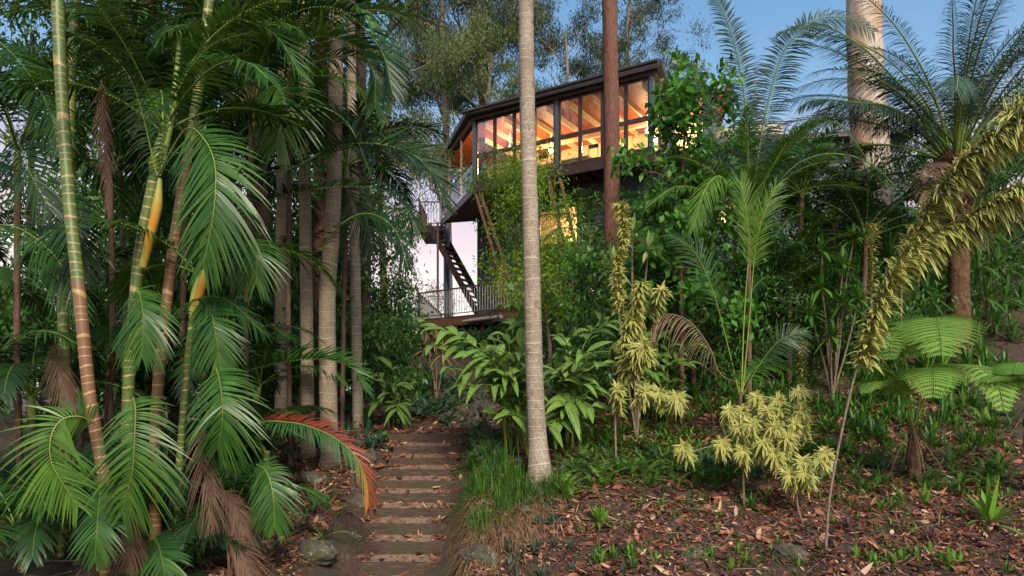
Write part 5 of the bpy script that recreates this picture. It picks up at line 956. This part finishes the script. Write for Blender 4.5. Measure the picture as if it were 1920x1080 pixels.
cover('undergrowth', 'low green strappy plants carpeting the bank above the fallen leaves', 'ground cover', [(110, (1040, 770, 1560, 895), ros(20, .34, .034, tone=(.3, 1), el=(-5, 62), droop=(.2, .8))), (90, (1420, 680, 1910, 850), ros(20, .34, .034, tone=(.2, .95), el=(-5, 62), droop=(.2, .8))), (60, (1180, 680, 1500, 780), ros(18, .45, .045, tone=(.2, .8), el=(0, 70), droop=(.2, .8))), (60, (1480, 600, 1900, 720), ros(16, .65, .055, tone=(.2, .8), el=(10, 85), droop=(.2, .9))), (26, (1560, 700, 1700, 830), ros(14, .5, .05, tone=(.1, .7), el=(10, 80))), (50, (1050, 850, 1900, 925), swordfern(8, .45)), (40, (1180, 850, 1900, 930), ros(16, .3, .035, tone=(.2, .9), el=(-5, 62))), (30, (1800, 430, 1940, 640), ros(14, .6, .06, tone=(.1, .6), el=(10, 80))), (40, (1100, 900, 1700, 960), ros(12, .18, .024, tone=(.3, .9), el=(-5, 55)))])
cover('undergrowth', 'ferny green growth beyond the landing and up to the deck', 'ground cover', [(36, (740, 700, 870, 790), swordfern(9, .55, 'fernblue')), (22, (872, 780, 930, 870), swordfern(8, .38, 'fern')), (24, (700, 740, 860, 800), swordfern(9, .5, 'fernblue')), (10, (880, 700, 1000, 760), swordfern(8, .5, 'fernblue'))])
cover('undergrowth', 'sword ferns mixed through the slope above the leaf litter', 'ground cover', [(26, (1050, 860, 1420, 905), swordfern(8, .42)), (10, (1500, 860, 1900, 900), swordfern(7, .35)), (14, (860, 830, 980, 900), swordfern(8, .42)), (8, (560, 900, 660, 1000), swordfern(6, .3, 'fernblue'))])
cover('undergrowth', 'small leafy sprouts dotted through the fallen leaves', 'ground cover', [(70, (1080, 910, 1900, 1075), ros(9, .13, .022, tone=(.3, .9))), (26, (1100, 1040, 1900, 1078), ros(12, .2, .03, tone=(.4, 1))), (50, (1560, 800, 1900, 960), ros(11, .2, .03, tone=(.2, .9))), (24, (1100, 930, 1900, 1075), ros(9, .13, .02, 'brom', tone=(.05, .3)))])
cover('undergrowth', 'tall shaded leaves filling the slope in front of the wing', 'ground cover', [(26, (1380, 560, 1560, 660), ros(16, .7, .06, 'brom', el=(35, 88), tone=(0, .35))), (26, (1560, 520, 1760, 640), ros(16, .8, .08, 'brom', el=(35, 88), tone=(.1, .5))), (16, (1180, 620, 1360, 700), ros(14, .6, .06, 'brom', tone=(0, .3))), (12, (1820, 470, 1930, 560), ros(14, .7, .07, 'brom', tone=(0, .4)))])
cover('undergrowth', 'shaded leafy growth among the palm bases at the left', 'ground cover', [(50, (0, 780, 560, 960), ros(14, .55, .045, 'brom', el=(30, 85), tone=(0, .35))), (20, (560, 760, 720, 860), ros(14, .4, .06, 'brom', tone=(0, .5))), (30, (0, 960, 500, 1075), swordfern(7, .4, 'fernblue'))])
def grass(label, spots, lm, n, L_, Wd=.008, el=(35, 88), dr=(.2, .9)):
    g = G()
    for (px, py, s) in spots:
        c = gp(px, py); q = c+RNG.normal(0, s, (n, 3))*A_([1, 1, 0]); q[:, 2] = Tz(q[:, 0], q[:, 1])-.02; a = RNG.uniform(0, 6.28, n); e = np.radians(RNG.uniform(*el, n)); D = np.stack([np.cos(e)*np.cos(a), np.cos(e)*np.sin(a), np.sin(e)], 1)
        N = np.stack([-np.sin(e)*np.cos(a), -np.sin(e)*np.sin(a), np.cos(e)], 1); ribbons(g, q, D, N, L_*RNG.uniform(.5, 1.2, n), Wd, RNG.uniform(*dr, n), 5, 'blade', 0, RNG.random(n))
    return g, LM[lm]
g, m = grass('', [(870, 960, .13), (900, 920, .16), (930, 880, .16), (960, 900, .16), (985, 930, .14), (900, 990, .13), (860, 1000, .1), (950, 950, .15), (915, 860, .15), (1040, 930, .12), (1010, 925, .08), (1035, 915, .08), (880, 890, .12), (890, 925, .12)], 'grass', 330, .6, .010); kind(tag(g.build('grass', m), 'long green grass spilling over the right side of the steps', 'grass'), 'stuff')
g, m = grass('', [(905, 1000, .16), (930, 970, .18), (960, 1000, .18), (990, 990, .16), (900, 1035, .12), (940, 1040, .14), (1010, 940, .14), (975, 960, .18), (885, 960, .1)], 'thatch', 420, .55, .009, (-10, 60), (.5, 1.5)); kind(tag(g.build('dry_grass', m), 'brown dead grass hanging down the bank right of the steps', 'grass'), 'stuff')
g, m = grass('', [(U(0, 560), U(900, 1070), .3) for _ in range(26)]+[(U(1600, 1900), U(840, 1000), .25) for _ in range(5)], 'thatch', 60, .5, .009, (-5, 60), (.2, 1.2)); kind(tag(g.build('dead_fronds', m), 'brown dead palm litter lying between the palm bases', 'litter'), 'stuff')
# hanging dead fronds at the left
DF = 'dead fronds hanging from the canes'
for i, (pts, lab) in enumerate([([(375, 790, 8.2), (378, 860, 8.1), (395, 930, 8.0), (400, 985, 8.0)], 'thick brown dead frond hanging straight down left of the short palm'), ([(415, 920, 8.3), (440, 945, 8.2), (460, 1000, 8.1)], 'small dead frond curling right near the bottom'), ([(240, 960, 7.6), (245, 1010, 7.5), (240, 1075, 7.5)], 'dead frond drooping under the big front frond'), ([(100, 640, 9), (115, 700, 8.9), (135, 760, 8.9)], 'faded pink brown frond hanging beside the foremost stem'), ([(420, 1010, 8), (450, 1030, 8), (470, 1080, 7.9)], 'dead frond lying at the bottom edge left of the rocks'), ([(190, 150, 8.4), (196, 280, 8.4), (205, 400, 8.4)], 'long dry strip hanging between the two leftmost ringed stems')]):
    g = G(); frond(g, [P(*q) for q in pts], N=(0, -1, .1), nl=50, Lf=.40 if i < 5 else .2, Wl=.010, jit=.3, a0=45, a1=14, vee=10, droop=.5, start=.03, rad=.010, S=5, tone=.22); tag(g.build('dead_frond', [LM['dead'], LM['dead']], None, P(*pts[0])), lab, 'dead frond', DF)
# ------------------------------------------------------------------ rocks
def rock(label, px, py, d, sx, sy, sz, seed):
    rg = np.random.default_rng(seed); nu, nv = 72, 44; u = np.linspace(0, 2*pi, nu, endpoint=False); v = np.linspace(0, pi, nv); U_, V_ = np.meshgrid(u, v, indexing='ij'); p = np.stack([np.cos(U_)*np.sin(V_), np.sin(U_)*np.sin(V_), np.cos(V_)], -1)
    r = np.ones(U_.shape)
    for k in range(16): n = nrm(rg.normal(0, 1, 3)); h = rg.uniform(.58, .88); dd = p@n; r = np.minimum(r, np.where(dd > 1e-3, h/np.maximum(dd, 1e-3), 9))
    for k in range(14): n = rg.normal(0, 1, 3)*rg.uniform(3, 14); r = r+.022*np.sin(p@n+rg.uniform(0, 6))
    p = p*r[..., None]*A_([sx, sy, sz]); c = P(px, py, d); c[2] = float(Tz(c[0], c[1]))+sz*.12; g = G(); i, j = np.meshgrid(np.arange(nu), np.arange(nv-1), indexing='ij'); a = (i*nv+j).ravel(); b = (((i+1) % nu)*nv+j).ravel()
    g.add(p.reshape(-1, 3)+c, np.stack([a, a+1, b+1, b], 1)); tag(g.build('rock', BM['rock'], None, c), label, 'rock', 'rocks edging the garden bed')
for i, a in enumerate([('pale lichen spotted rock on the bottom edge right of the steps', 900, 1070, 8.9, .30, .22, .2), ('grey rock with white lichen poking from the litter near the bottom middle right', 1480, 1068, 8.3, .25, .2, .14), ('small flat rock at the bottom edge beside the leaning stem', 1590, 1072, 8.3, .16, .14, .07), ('half buried mossy rock on the bottom edge under the lime shoots', 1295, 1068, 8.5, .22, .18, .09),
    ('rounded mossy boulder under the orange tip of the red frond', 672, 940, 10.9, .25, .2, .26), ('mossy boulder beside the wide third step', 650, 990, 10.2, .28, .22, .2), ('lichen covered rock left of the lowest steps', 642, 1040, 9.7, .22, .2, .3), ('long rock at the bottom left of the steps', 590, 1075, 9.2, .35, .25, .2), ('dark stone at the foot of the thick grove trunk', 580, 885, 11.3, .3, .2, .25), ('stone beside the top steps on the left', 690, 850, 12.2, .2, .2, .22)]): rock(*a, 50+i)
g = G()
def wallrocks():
    k = 0
    for (px, py, sx, sz) in [(850, 775, .24, .16), (885, 780, .22, .15), (915, 785, .2, .16), (865, 750, .2, .12), (900, 755, .22, .13), (935, 760, .2, .15), (835, 755, .2, .14)]:
        k += 1; rock(['lowest left stone of the low wall behind the landing', 'middle bottom stone of the low wall behind the landing', 'right bottom stone of the low wall behind the landing', 'upper left stone of the low wall behind the landing', 'upper middle stone of the low wall behind the landing', 'upper right stone of the low wall behind the landing', 'end stone of the low wall nearest the ferns'][k-1], px, py+10, 14.6+(775-py)*.012, sx*1.2, .2, sz*1.5, 80+k)
wallrocks()
# ------------------------------------------------------------------ fallen leaves
def litter():
    n = 98000; g = G(); x = np.r_[RNG.uniform(.3, 8.5, 64000), RNG.uniform(-5, .3, 34000)]; y = np.r_[RNG.uniform(6.2, 14, 64000), RNG.uniform(7.5, 15, 34000)]
    on = (np.abs(x-ST_X) < .75) & (y > 8.4) & (y < 13.2); keep = (RNG.random(n) < np.clip(.85+.55*noise2(x*1.3+3, y*1.5), .25, 1)) & ~on | (RNG.random(n) < np.where(np.abs(x-ST_X) > .42, .7, .14)); x, y = x[keep], y[keep]; n = len(x); z = Tz(x, y); e = .08
    nx = -(Tz(x+e, y)-z)/e; ny = -(Tz(x, y+e)-z)/e; N = nrm(np.stack([nx, ny, np.ones(n)], 1)+RNG.normal(0, 1, (n, 3))*RNG.choice([.15, .5, .9], n)[:, None])
    on = (np.abs(x-ST_X) < .75) & (y > 9.42) & (y < 14.4); i = np.clip(((y-9.36)/.3444).astype(int), 0, 10); z = np.where(on, ST_Z[i]+.012, z)
    a = RNG.uniform(0, 6.28, n); D = np.stack([np.cos(a), np.sin(a), 0*a], 1); D = nrm(D-N*(D*N).sum(1, keepdims=True)); B = np.stack([x, y, z+RNG.uniform(.005, .06, n)], 1)
    clump = .5+.5*noise2(x*2.2, y*2.2); t = np.clip(RNG.normal(.42, .27, n)+.12*clump, 0, 1); L_ = np.where(RNG.random(n) < .06, RNG.uniform(.14, .24, n), RNG.gamma(3, .019, n)); ribbons(g, B-D*L_[:, None]/2, D, N, L_, L_*RNG.choice([.06, .13, .22, .34], n)*RNG.uniform(.8, 1.3, n), RNG.uniform(-.3, .3, n), 4, 'lance', .12, t)
    kind(tag(g.build('leaf_litter', LM['litter']), 'brown and rust coloured fallen leaves covering the soil', 'leaf litter'), 'stuff')
    g = G()
    for k in range(520):
        x = RNG.uniform(-6, 8); y = RNG.uniform(7, 13); a = RNG.uniform(0, 6.28); l = RNG.uniform(.15, .6); p = [A_([x+cos(a)*l*t, y+sin(a)*l*t, 0]) for t in (0, .5, 1)]
        if abs(x-ST_X) < .9: continue
        for q in p: q[2] = float(Tz(q[0], q[1]))+RNG.uniform(.01, .06)
        g.tube(spline(p, 6), np.linspace(.007, .003, 6), 5)
    kind(tag(g.build('twigs', BK['twig']), 'thin dry twigs strewn among the fallen leaves', 'twigs'), 'stuff')
litter()
